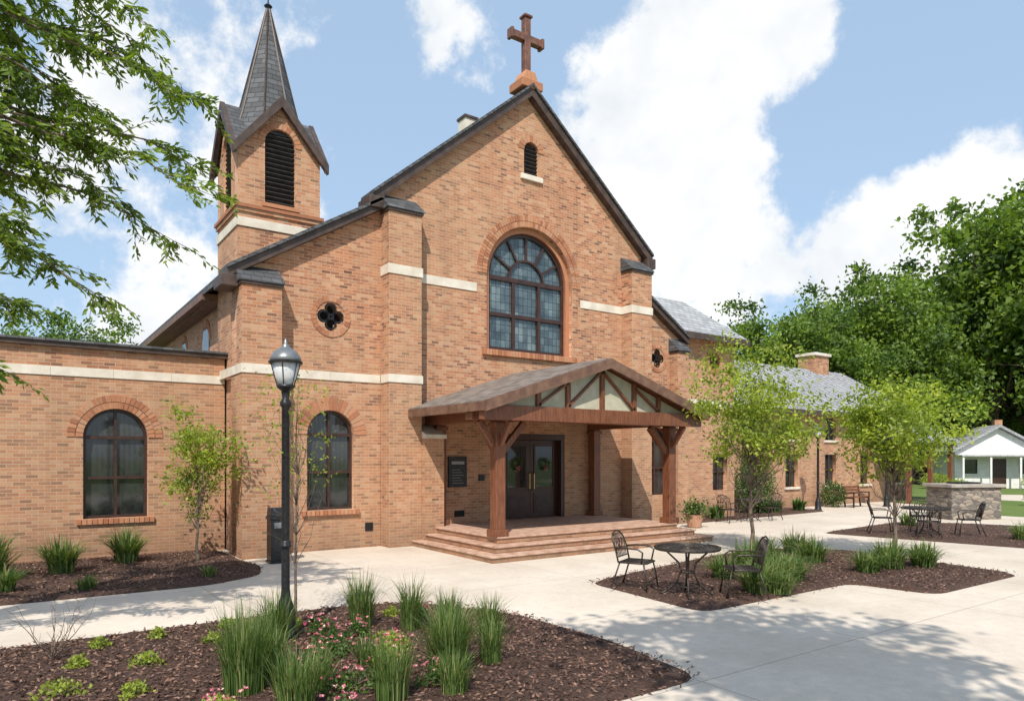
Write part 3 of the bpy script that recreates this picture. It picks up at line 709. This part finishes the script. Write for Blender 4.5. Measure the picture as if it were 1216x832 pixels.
for x,y,r in ((.35,7.6,.26),(.0,6.9,.24),(1.15,8.2,.2),(.8,9.2,.12),(3.6,7.6,.2),(1.4,9.3,.1),(2.9,8.9,.14),(.9,7.2,.15),(1.9,8.7,.14),(4.2,8.8,.12),(.55,8.5,.12),(2.2,9.35,.12)): lowplant('groundcover_plant',x,y,r,.12,220,LIMEM,ls=.045)
for x,y,r in ((3.0,7.9,.28),(2.6,7.3,.26),(3.2,6.9,.26),(2.5,6.2,.28),(3.1,8.5,.22),(3.3,5.9,.24),(1.9,7.4,.22),(4.4,8.4,.18),(2.9,7.4,.24),(2.35,6.7,.22),(2.9,6.3,.26),(3.5,7.2,.2),(2.2,5.6,.22),(1.4,6.2,.2),(3.4,8.0,.18)): lowplant('flowering_plant',x,y,r,.17,380,R.choice((SHRUBM,SHRUBM,LIMEM)),PINK,14,.042)
mb=MB()
for k in range(9):
    a=R.uniform(0,6.28);p=Vector((0,0,0));pts=[tuple(p)]
    for j in range(6):
        p=p+Vector((math.cos(a)*.06+R.gauss(0,.02),math.sin(a)*.06+R.gauss(0,.02),.09)); pts.append(tuple(p))
        mb.tube([p,p+Vector((R.gauss(0,.08),R.gauss(0,.08),.1))],[.003,.001],BARK,3)
    mb.tube(pts,[.007,.006,.005,.004,.003,.002,.001],BARK,4)
mb.obj('twiggy_shrub',loc=(.35,9.0,.04))
def curvepts(a,b,n,sag,jit,rg):
    a=Vector(a);b=Vector(b);pts=[]
    for i in range(n+1):
        t=i/n; p=a.lerp(b,t); p.z+=sag*4*t*(1-t)
        if 0<i<n: p+=Vector((rg.gauss(0,jit),rg.gauss(0,jit),rg.gauss(0,jit)))
        pts.append(p)
    return pts
def make_tree(name,loc,h,cz,rx,rz,nc,lpc,cr,ls,tr,leaf,seed,limbs=None,lean=(0,0),lw=.6,kv=.55):
    rg=random.Random(seed); rn=np.random.default_rng(seed); mb=MB()
    top=cz+rz*.55
    tp=[Vector((lean[0]*t+rg.gauss(0,tr*.6)*(t>0),lean[1]*t+rg.gauss(0,tr*.6)*(t>0),top*t)) for t in [i/8 for i in range(9)]]
    mb.tube(tp,[tr*1.35]+[tr*(1-.85*i/8) for i in range(1,9)],BARK,8)
    C=[]
    while len(C)<nc:
        d=Vector((rg.gauss(0,1),rg.gauss(0,1),rg.gauss(0,1))).normalized()
        q=rg.random()**.45
        k=.72+kv*noise.noise(d*1.7+Vector((seed*3.1,0,0)))
        C.append(Vector((lean[0]+d.x*rx*q*k*1.15,lean[1]+d.y*rx*q*k*1.15,cz+d.z*rz*q*k*1.15)))
    for i,c in enumerate(C):
        if i<(limbs or nc):
            t=min(max((c.z-rz*.5-.3)/top,.3),.95); j=int(t*8); a=tp[j]
            pts=curvepts(a,c,5,-.06*(c-a).length,.03*(c-a).length,rg)
            r0=tr*.32*(1-.5*t); mb.tube(pts,[r0,r0*.8,r0*.6,r0*.42,r0*.28,r0*.12],BARK,5)
            for _ in range(3):
                b=pts[rg.randint(2,5)]; e=b+Vector((rg.gauss(0,cr),rg.gauss(0,cr),rg.gauss(0,cr*.8))); mb.tube([b,(b+e)/2+Vector((0,0,.05*cr)),e],[r0*.25,r0*.18,r0*.06],BARK,3)
    for c in C:
        m=int(lpc*rg.uniform(.5,1.4)); s=cr*rg.uniform(.6,1.25)
        P=np.array(c)+rn.normal(size=(m,3))*[s*.62,s*.62,s*.42]
        D=rn.normal(size=(m,3))+[0,0,-.25]
        mb.leaves(P,D,ls,ls*lw,leaf,rn)
    return mb.obj(name,loc=loc)
make_tree('young_tree',(13.5,9.85,.03),4.3,3.1,1.65,1.45,85,110,.32,.10,.05,LEAFY,11,lw=.5,kv=.7)
make_tree('young_tree',(15.3,7.6,.03),4.0,2.85,1.45,1.25,75,105,.31,.10,.045,LEAFY,23,lw=.5,kv=.7)
make_tree('young_tree',(3.14,15.75,.03),3.0,2.0,.98,1.2,44,85,.26,.09,.03,LEAFY,31,lw=.5,kv=.7)
make_tree('sapling',(2.95,9.0,.03),3.3,2.4,.76,1.25,44,13,.22,.055,.022,LEAFY,44,lean=(.05,.05),lw=.5)
make_tree('shade_tree',(-.4,-4.0,0),12,9.3,2.6,2.0,60,110,.6,.22,.18,LEAFN,61,lean=(2.2,2.4))
def shrub(name,x,y,r,h,n,mat,seed):
    rn=np.random.default_rng(seed); mb=MB(); rg=random.Random(seed)
    for k in range(10):
        a=rg.uniform(0,6.28); mb.tube([(0,0,0),(r*.4*math.cos(a),r*.4*math.sin(a),h*.5),(r*.7*math.cos(a),r*.7*math.sin(a),h*.8)],[.03,.02,.008],BARK,4)
    d=rn.normal(size=(n,3)); d/=np.linalg.norm(d,axis=1,keepdims=True); q=rn.random((n,1))**.3
    P=d*q*[r,r,h*.5]+[0,0,h*.5]; P+=rn.normal(size=(n,3))*.06
    mb.leaves(P,d+rn.normal(size=(n,3))*.8,.09,.055,mat,rn); return mb.obj(name,loc=(x,y,.02))
shrub('evergreen_shrub',23.3,16.9,.8,2.1,3500,SHRUBM,1)
shrub('evergreen_shrub',29.3,17.2,.5,1.1,1500,SHRUBM,2)
shrub('evergreen_shrub',33.5,14.0,.7,1.2,2000,LEAFY,3)
shrub('evergreen_shrub',37.5,12.0,.8,.8,2000,LIMEM,4)
shrub('evergreen_shrub',52,23,1.0,1.0,3000,LIMEM,5)
shrub('evergreen_shrub',56,18.2,1.1,1.0,3000,LEAFY,6)
variants=[]
for k,(h,cz,rx,rz) in enumerate(((17,10,5.6,7),(19,11,5.2,8),(15,8.6,5.8,6.2))):
    variants.append(make_tree('deciduous_tree',(0,0,0),h,cz,rx,rz,135,140,1.1,.40,.35,LEAFF,100+k,limbs=50,kv=.75))
def place(v,x,y,s,rz):
    o=bpy.data.objects.new('deciduous_tree',variants[v].data); scn.collection.objects.link(o)
    o.location=(x,y,-.05); o.scale=(s,s,s*R.uniform(.95,1.06)); o.rotation_euler[2]=rz; return o
spots=[(51.6,66,.80,2),(53.6,62,.80,0),(55.4,60,.80,0),(57.6,66,.9,2),(59,60,.84,0),(60.6,64,.92,0),(62.8,66,.96,1),(64.6,66,.95,2),(66.2,78,1.12,0),(67.8,80,1.1,2),(71.4,76,1.38,1),(73.2,76,1.4,0),(70.0,88,1.3,0),(75,70,1.3,1),
       (57,82,1.1,2),(61,86,1.2,0),(64.5,92,1.2,1),(68,94,1.2,2),(72,92,1.2,0),(54.8,84,1.05,2),(78,66,1.3,2),(50.2,78,.9,0)]
for b,q,s,v in spots:
    t=math.radians(b); place(v,q*math.sin(t),q*math.cos(t),s,R.uniform(0,6.28))
for b,q,s,v in ((1.0,54,.6,0),(3.6,52,.6,1),(-2,50,.58,2),(6,58,.6,0)):
    t=math.radians(b); place(v,q*math.sin(t),q*math.cos(t),s,R.uniform(0,6.28))
for v,(b,q,s) in enumerate(((59.5,78,1.08),(69.6,74,1.36),(64,78,1.1))):
    o=variants[v]; b=math.radians(b); o.location=(q*math.sin(b),q*math.cos(b),-.05); o.scale=(s,s,s)
rn=np.random.default_rng(9); mb=MB(); n=24000
t=np.radians(48+38*rn.random(n)); q=96+rn.random(n)*12; hh=rn.random(n)**.8*(7.5+2.5*np.sin(t*40)+1.5*np.sin(t*97))
mb.leaves(np.stack([q*np.sin(t),q*np.cos(t),hh],1),rn.normal(size=(n,3)),1.1,.8,LEAFF,rn)
n=9000; t=np.radians(-14+32*rn.random(n)); q=70+rn.random(n)*10; hh=rn.random(n)*(7+1.5*np.sin(t*60))
mb.leaves(np.stack([q*np.sin(t),q*np.cos(t),hh],1),rn.normal(size=(n,3)),1.1,.8,LEAFF,rn)
mb.obj('distant_tree_line')
def near_tree():
    rg=random.Random(5); rn=np.random.default_rng(5); mb=MB()
    base=Vector((-3.6,9.0,0)); 
    trunk=[base,base+Vector((.1,0,1.5)),base+Vector((.2,.1,3)),base+Vector((.5,0,4.6)),base+Vector((.7,.1,6.2)),base+Vector((.8,0,8.5)),base+Vector((1,.2,11))]
    mb.tube(trunk,[.3,.24,.21,.18,.15,.1,.04],BARK,10)
    tips=[((1.95,9.0,6.3),4),((2.05,9.2,5.6),3),((1.95,8.8,5.25),3),((1.6,9.2,4.75),3),((1.25,8.7,6.9),5),((.85,9.0,5.1),3),((.95,9.1,3.9),3),((.35,9.2,4.2),3),((.1,8.6,3.7),2),
          ((.5,8.8,7.6),5),((.75,9.4,7.7),5),((.1,9.2,6.6),4),((-.2,8.5,5.4),3),((1.5,8.6,6.2),4),((.6,9.6,6.1),4),((.2,9,8.4),5),((-.8,9,8),5),((-1,9.4,6.6),4),((1.35,9.6,6.9),5),
          ((0,8.4,7.4),5),((.3,9.6,7.2),5),((.7,8.5,7.2),5),((-.4,9.3,9.2),5),((-6,9,7),4),((-6.5,11,8),5),((-5,6,7),4),((-3,12,8),5),((-4,8,10.5),5),((-2,7,9.5),5),((-.1,9.3,3.1),2),((.0,9.1,4.9),3),((.45,9.0,5.6),3),((.3,8.8,6.9),4),
          ((.2,9.3,5.9),4),((.6,8.9,6.6),4),((1.0,9.3,6.0),4),((1.1,8.9,5.5),3),((.1,9.0,7.9),5),((.45,9.2,8.0),5),((-.1,9.2,6.2),4),((.9,9.0,7.2),5),((.15,8.7,4.5),3),((0,9.0,7.0),4),((.35,9.4,5.2),3),((.7,8.8,5.9),4),((.15,9.1,5.4),3)]
    for tip,ti in tips:
        a=trunk[ti]; L=(Vector(tip)-a).length
        pts=curvepts(a,tip,12,.13*L,.05,rg)
        mb.tube(pts,[.045*(1-.94*i/12) for i in range(13)],BARK,5)
        P=[];D=[]
        for i in range(3,13):
            for _ in range(5):
                b=pts[i].lerp(pts[max(i-1,0)],rg.random()); d=(pts[i]-pts[i-1]).normalized()
                side=Vector((rg.gauss(0,1),rg.gauss(0,1),rg.gauss(-.15,.5))).normalized()
                e=b+(d*.6+side*.8)*rg.uniform(.25,.62)*(1.15-.4*i/12); e.z-=rg.uniform(.02,.14)
                mid=(b+e)/2+Vector((0,0,.05)); mb.tube([b,mid,e],[.006,.004,.002],BARK,3)
                dd=(e-b).normalized(); sd=dd.cross(Vector((0,0,1))).normalized()
                for k in range(26):
                    t=k/26; q=(b.lerp(mid,t*2) if t<.5 else mid.lerp(e,t*2-1)); ss=sd*(1 if k%2 else -1)
                    P.append(q+Vector((rg.gauss(0,.015),rg.gauss(0,.015),rg.gauss(0,.015)))); D.append(dd*.7+ss*.8+Vector((rg.gauss(0,.3),rg.gauss(0,.3),-.2+rg.gauss(0,.25))))
        mb.leaves([tuple(p) for p in P],[tuple(d) for d in D],.10,.032,LEAFN,rn)
    mb.obj('overhanging_tree')
near_tree()
# ------------------------------------------------------------------ FURNITURE
def hoop(mb,c,r,z,rad,n=24,mat=BRONZE): mb.tube([(c[0]+r*math.cos(2*math.pi*i/n),c[1]+r*math.sin(2*math.pi*i/n),z) for i in range(n+1)],rad,mat,5)
def table(name,x,y,r=.5,h=.74):
    mb=MB()
    for q in (r,r*.97,r*.75,r*.5,r*.25): hoop(mb,(0,0),q,h,.012 if q<r*.9 else .018)
    for k in range(24):
        a=2*math.pi*k/24; mb.tube([(.1*r*math.cos(a),.1*r*math.sin(a),h),(r*math.cos(a+.2),r*math.sin(a+.2),h)],.008,BRONZE,4)
        mb.tube([(.1*r*math.cos(a),.1*r*math.sin(a),h),(r*math.cos(a-.2),r*math.sin(a-.2),h)],.008,BRONZE,4)
    mb.lathe([(.08,h-.012),(.08,h+.012)],(0,0,0),BRONZE,14)
    mb.tube([(r*math.cos(2*math.pi*i/28),r*math.sin(2*math.pi*i/28),h-.02) for i in range(29)],.012,BRONZE,5)
    for k in range(4):
        a=math.pi/4+k*math.pi/2; c,s=math.cos(a),math.sin(a)
        mb.tube([(c*q,s*q,z) for q,z in ((.36,h-.02),(.28,h-.1),(.13,.5),(.10,.36),(.16,.2),(.3,.07),(.38,.02),(.42,.03))],.016,BRONZE,6)
    hoop(mb,(0,0),.11,.36,.012,14); hoop(mb,(0,0),.2,.15,.01,14)
    return mb.obj(name,smooth=True,loc=(x,y,.05))
def chair(name,x,y,rz,z=.05):
    mb=MB(); w=.25; sh=.44
    mb.tube([(-w,-.22,sh),(-w,.16,sh),(-w*.8,.24,sh),(w*.8,.24,sh),(w,.16,sh),(w,-.22,sh),(-w,-.22,sh)],.014,BRONZE)
    for k in range(9):
        q=-w+2*w*(k+.5)/9; mb.tube([(q,-.22,sh),(q,.235,sh)],.007,BRONZE,4)
    for k in range(8):
        q=-.2+.42*(k+.5)/8; mb.tube([(-w,q,sh+.004),(w,q,sh+.004)],.007,BRONZE,4)
    for s in (-1,1):
        mb.tube([(s*w*.92,.2,sh),(s*w*1.0,.24,.25),(s*w*1.1,.27,.02)],.014,BRONZE)
        mb.tube([(s*w*.92,-.2,sh),(s*w*1.0,-.27,.22),(s*w*1.1,-.34,.02)],.014,BRONZE)
        mb.tube([(s*w,-.22,sh),(s*w*1.02,-.27,.66),(s*w*.98,-.33,.82),(s*w*.6,-.355,.90),(0,-.36,.93)],.014,BRONZE)
        mb.tube([(s*w*1.02,-.27,.66),(s*w*1.12,-.1,.68),(s*w*1.12,.12,.67),(s*w*1.1,.2,.62),(s*w,.17,sh)],.014,BRONZE)
    mb.tube([(-w,-.24,.52),(w,-.24,.52)],.01,BRONZE)
    for k in range(7):
        q=-w*.75+w*1.5*k/6; mb.tube([(q*.9,-.24,.52),(q*1.1,-.29,.7),(q*.7,-.35,.89)],.008,BRONZE,4)
    for s in (-1,1):
        mb.tube([(s*(.06+.055*math.cos(t)),-.3,.72+.09*math.sin(t)) for t in [i*math.pi/6 for i in range(13)]],.007,BRONZE,4)
    mb.tube([(-w*1.05,.25,.15),(w*1.05,.25,.15)],.008,BRONZE,4); mb.tube([(-w,-.3,.15),(w,-.3,.15)],.008,BRONZE,4)
    return mb.obj(name,smooth=True,loc=(x,y,z),rz=rz)
table('patio_table',8.6,7.45)
chair('patio_chair',8.35,8.3,math.radians(205)); chair('patio_chair',9.15,6.85,math.radians(50)); 
table('patio_table',20.6,9.4,.6)
chair('patio_chair',20.0,10.3,math.radians(215)); chair('patio_chair',21.3,8.6,math.radians(35)); chair('patio_chair',19.9,9.0,math.radians(-60)); chair('patio_chair',21.4,9.9,math.radians(120))
table('patio_table',20.4,15.0,.45).location.z=.01
chair('patio_chair',19.5,15.1,math.radians(-90),.01); chair('patio_chair',21.3,14.8,math.radians(90),.01)
def lampglass():
    m,nt,b=newmat('frosted_lamp_glass'); b.inputs['Roughness'].default_value=.12
    b.inputs['Transmission Weight'].default_value=.35; nt.links.new(ramp(nt,noisen(nt,6,3),[(.3,(.7,.73,.75)),(.7,(.88,.89,.9))]),b.inputs['Base Color']); return m
GL=lampglass(); CAPM=pbr('lamp_cap_grey',(.16,.17,.18),(.26,.27,.28),10,.35,None,0,.5)
def lamp(name,x,y,z=.0,h=3.55):
    e=empty(name,(x,y,z)); k=h/3.55
    mb=MB(); mb.lathe([(.15,0),(.15,.05),(.12,.09),(.12,.32),(.085,.42),(.06,.5),(.05,.6),(.045,2.75*k),(.065,2.78*k),(.065,2.82*k),(.04,2.86*k),(.05,2.95*k),(.10,2.99*k),(.11,3.02*k)],(0,0,0),BLACKM,16)
    mb.lathe([(.075,1.1),(.06,1.12),(.06,1.16),(.045,1.18)],(0,0,0),BLACKM,14)
    mb.obj('post',e,smooth=True)
    b=3.02*k
    mb=MB(); mb.lathe([(.085,b),(.12,b+.08),(.165,b+.26)],(0,0,0),GL,20); mb.obj('globe',e,smooth=True)
    mb=MB()
    for i in range(6):
        a=math.pi/3*i; mb.tube([(.1*math.cos(a),.1*math.sin(a),b),(.128*math.cos(a),.128*math.sin(a),b+.08),(.175*math.cos(a),.175*math.sin(a),b+.26)],.006,BLACKM,4)
    mb.lathe([(.195,b+.255),(.2,b+.28),(.18,b+.29)],(0,0,0),BLACKM,20); mb.obj('cage',e)
    mb=MB(); mb.lathe([(.185,b+.28),(.175,b+.33),(.13,b+.40),(.07,b+.44),(.045,b+.46),(.05,b+.475),(.02,b+.49),(.018,b+.53),(.004,b+.56)],(0,0,0),CAPM,20); mb.obj('cap',e,smooth=True)
lamp('street_lamp',2.66,8.45,.03)
lamp('street_lamp',27.0,16.5); lamp('street_lamp',31.5,16.0)
mb=MB(); mb.box(-.17,.17,-.16,.16,.051,.9,BLACKM); mb.box(-.19,.19,-.18,.18,.901,.96,BLACKM)
mb.prism([(-.16,.961),(.16,.961),(.12,1.14),(-.12,1.14)],-.17,.17,BLACKM,'X'); mb.box(-.11,.11,-.175,-.161,.72,.84,CAPM); mb.box(-.19,.19,-.18,.18,-.0,.05,BLACKM)
mb.obj('litter_bin',loc=(4.5,14.85,.006),bevel=.025)
def stonem():
    m,nt,b=newmat('rubble_stone')
    g=N(nt,'ShaderNodeTexCoord')
    mp=N(nt,'ShaderNodeVectorMath'); mp.operation='MULTIPLY'; mp.inputs[1].default_value=(1,1,2.4); nt.links.new(g.outputs['Object'],mp.inputs[0])
    v=N(nt,'ShaderNodeTexVoronoi'); nt.links.new(mp.outputs[0],v.inputs['Vector']); v.inputs['Scale'].default_value=3.6
    v2=N(nt,'ShaderNodeTexVoronoi'); v2.feature='DISTANCE_TO_EDGE'; nt.links.new(mp.outputs[0],v2.inputs['Vector']); v2.inputs['Scale'].default_value=3.6
    sp=N(nt,'ShaderNodeSeparateColor'); nt.links.new(v.outputs['Color'],sp.inputs[0])
    col=ramp(nt,sp.outputs[0],[(0,(.12,.10,.085)),(.5,(.22,.19,.155)),(1,(.33,.27,.21))])
    col=mixc(nt,M(nt,'GREATER_THAN',v2.outputs['Distance'],.045),(.10,.09,.08),col)
    nt.links.new(col,b.inputs['Base Color'])
    bump(nt,b,v2.outputs['Distance'],.7,.05); b.inputs['Roughness'].default_value=.9; return m
RS=stonem()
e=empty('stone_fire_pit',(27.8,11.4,0))
mb=MB(); mb.box(-1.0,1.0,-.6,.6,0,1.12,RS); mb.obj('masonry',e,bevel=.03)
mb=MB(); mb.box(-1.1,1.1,-.7,.7,1.122,1.24,pbr('cap_stone',(.26,.23,.195),(.38,.34,.29),4,.8)); mb.box(-.45,.45,-.3,.3,1.242,1.3,BLACKM); mb.obj('capstone',e,bevel=.02)
e.rotation_euler[2]=math.radians(-25)
mb=MB()
for k in range(4): mb.box(-.7,.7,-.2+.11*k,-.11+.11*k,.43,.46,WOOD)
for k in range(3): mb.box(-.7,.7,.24+.03*k,.27+.03*k,.55+.13*k,.65+.13*k,WOOD)
for s in (-.62,.62):
    mb.box(s-.03,s+.03,-.2,-.15,0,.379,BLACKM); mb.beam((s,.2,0),(s,.33,.92),.06,.05,BLACKM,(0,1,0)); mb.box(s-.03,s+.03,-.19,.25,.38,.428,BLACKM); mb.box(s-.03,s+.03,-.2,.24,.62,.66,BLACKM); mb.box(s-.02,s+.02,-.2,-.16,.43,.62,BLACKM)
mb.obj('park_bench',loc=(30.2,16.6,.006))
mb=MB(); mb.lathe([(.15,0),(.2,.02),(.27,.34),(.29,.4),(.26,.4),(.24,.36)],(0,0,0),pbr('terracotta',(.4,.2,.12),(.5,.28,.18),6,.8),18)
P=rng.normal(size=(500,3))*[.18,.18,.13]+[0,0,.55]; mb.leaves(P,rng.normal(size=(500,3))+[0,0,.4],.12,.05,SHRUBM,rng); mb.leaves(P[:60]+[0,0,.08],rng.normal(size=(60,3)),.06,.05,LIMEM,rng)
mb.obj('potted_plant',loc=(17.3,14.7,.006))
WHITE=pbr('white_siding',(.66,.65,.62),(.78,.77,.74),3,.7)
cot=empty('white_cottage',(58.2,22.6,0)); cot.rotation_euler[2]=math.radians(-48)
mb=MB(); mb.box(-2.7,2.7,-2.6,2.6,0,2.6,WHITE); mb.prism([(-2.7,2.6),(2.7,2.6),(0,4.2)],-2.6,2.6,WHITE); mb.obj('walls',cot)
mb=MB()
for sg in (-1,1):
    pts=[(0,4.25),(sg*3.1,2.42),(sg*3.1,2.58),(0,4.43)]
    mb.prism(pts if sg<0 else pts[::-1],-3,3,LROOF)
mb.obj('roof',cot)
mb=MB()
for x in (-1.7,1.7): mb.box(x-.4,x+.4,-2.64,-2.61,1,2.0,DGLASS); mb.box(x-.5,x+.5,-2.68,-2.641,.9,1.0,WHITE)
mb.box(-.5,.5,-2.64,-2.61,0,2.05,FRAME); mb.box(-2.7,2.7,-3.9,-2.6,2.2,2.32,LROOF)
for x in (-2.6,-.9,.9,2.6): mb.box(x-.06,x+.06,-3.85,-3.73,0,2.2,WHITE)
mb.box(.9,1.4,.2,.7,3.4,4.9,BRICK)
mb.obj('porch_and_windows',cot)
# ------------------------------------------------------------------ LIGHT / SKY
sd=Vector((.45,.52,-.80)).normalized()
L=bpy.data.lights.new('sun','SUN'); L.energy=5.0; L.angle=math.radians(.5); L.color=(1,.94,.85)
so=bpy.data.objects.new('sun',L); scn.collection.objects.link(so); so.rotation_euler=sd.to_track_quat('-Z','Y').to_euler()
w=bpy.data.worlds.new('World'); scn.world=w; w.use_nodes=True; nt=w.node_tree
bg=nt.nodes['Background']; sky=N(nt,'ShaderNodeTexSky'); sky.sky_type='NISHITA'; sky.sun_disc=False
sky.sun_elevation=math.asin(-sd.z); sky.sun_rotation=math.atan2(-sd.x,-sd.y); sky.air_density=1.0; sky.dust_density=1.5; sky.ozone_density=1
bg.inputs[1].default_value=.135
tc_=N(nt,'ShaderNodeTexCoord'); D=tc_.outputs['Generated']
nf=M(nt,'MULTIPLY_ADD',M(nt,'SUBTRACT',noisen(nt,5.5,7,.62,D),.5),1.9,.5)
def blob(px,py,rad,wt):
    xn=(px-608)/841; v=Vector((.5764+.8171*xn,.8171-.5764*xn,(542-py)/841)).normalized()
    d=N(nt,'ShaderNodeVectorMath'); d.operation='DISTANCE'; nt.links.new(D,d.inputs[0]); d.inputs[1].default_value=v
    mr=N(nt,'ShaderNodeMapRange'); mr.interpolation_type='SMOOTHSTEP'; nt.links.new(d.outputs['Value'],mr.inputs[0]); mr.inputs[1].default_value=rad; mr.inputs[2].default_value=0; mr.inputs[3].default_value=0; mr.inputs[4].default_value=wt
    return mr.outputs[0]
tot=M(nt,'SUBTRACT',nf,.05)
for b in ((830,70,.20,.42),(700,120,.18,.32),(800,230,.20,.36),(930,30,.13,.36),(1110,265,.20,.45),(1190,220,.16,.4),(1010,290,.12,.22),(100,230,.5,.36),(520,10,.09,.24),(550,80,.10,.2),(1085,35,.03,.28),(860,340,.2,.32),(1130,110,.2,-.35),(990,180,.10,-.25),(430,110,.2,-.2)):
    tot=M(nt,'ADD',tot,blob(*b))
cf=N(nt,'ShaderNodeMapRange'); cf.interpolation_type='SMOOTHSTEP'; nt.links.new(tot,cf.inputs[0]); cf.inputs[1].default_value=.57; cf.inputs[2].default_value=.80
shade=noisen(nt,7,4,.6,D)
cc=ramp(nt,shade,[(.3,(6.4,6.7,7.0)),(.55,(7.9,7.9,7.9))])
base=mixc(nt,.6,sky.outputs[0],(4.3,5.9,7.9))
col=mixc(nt,M(nt,'MULTIPLY',cf.outputs[0],.97),base,cc)
nt.links.new(col,bg.inputs[0])
# ------------------------------------------------------------------ CAMERA
c=bpy.data.cameras.new('camera'); co=bpy.data.objects.new('camera',c); scn.collection.objects.link(co); scn.camera=co
co.location=(0,0,2.2); c.sensor_width=36; c.lens=841/1216*36; c.shift_y=126/1216; c.clip_end=2000
co.rotation_euler=(math.radians(90),0,math.radians(-35.2))
scn.view_settings.view_transform='Standard'; scn.view_settings.look='None'; scn.view_settings.exposure=0
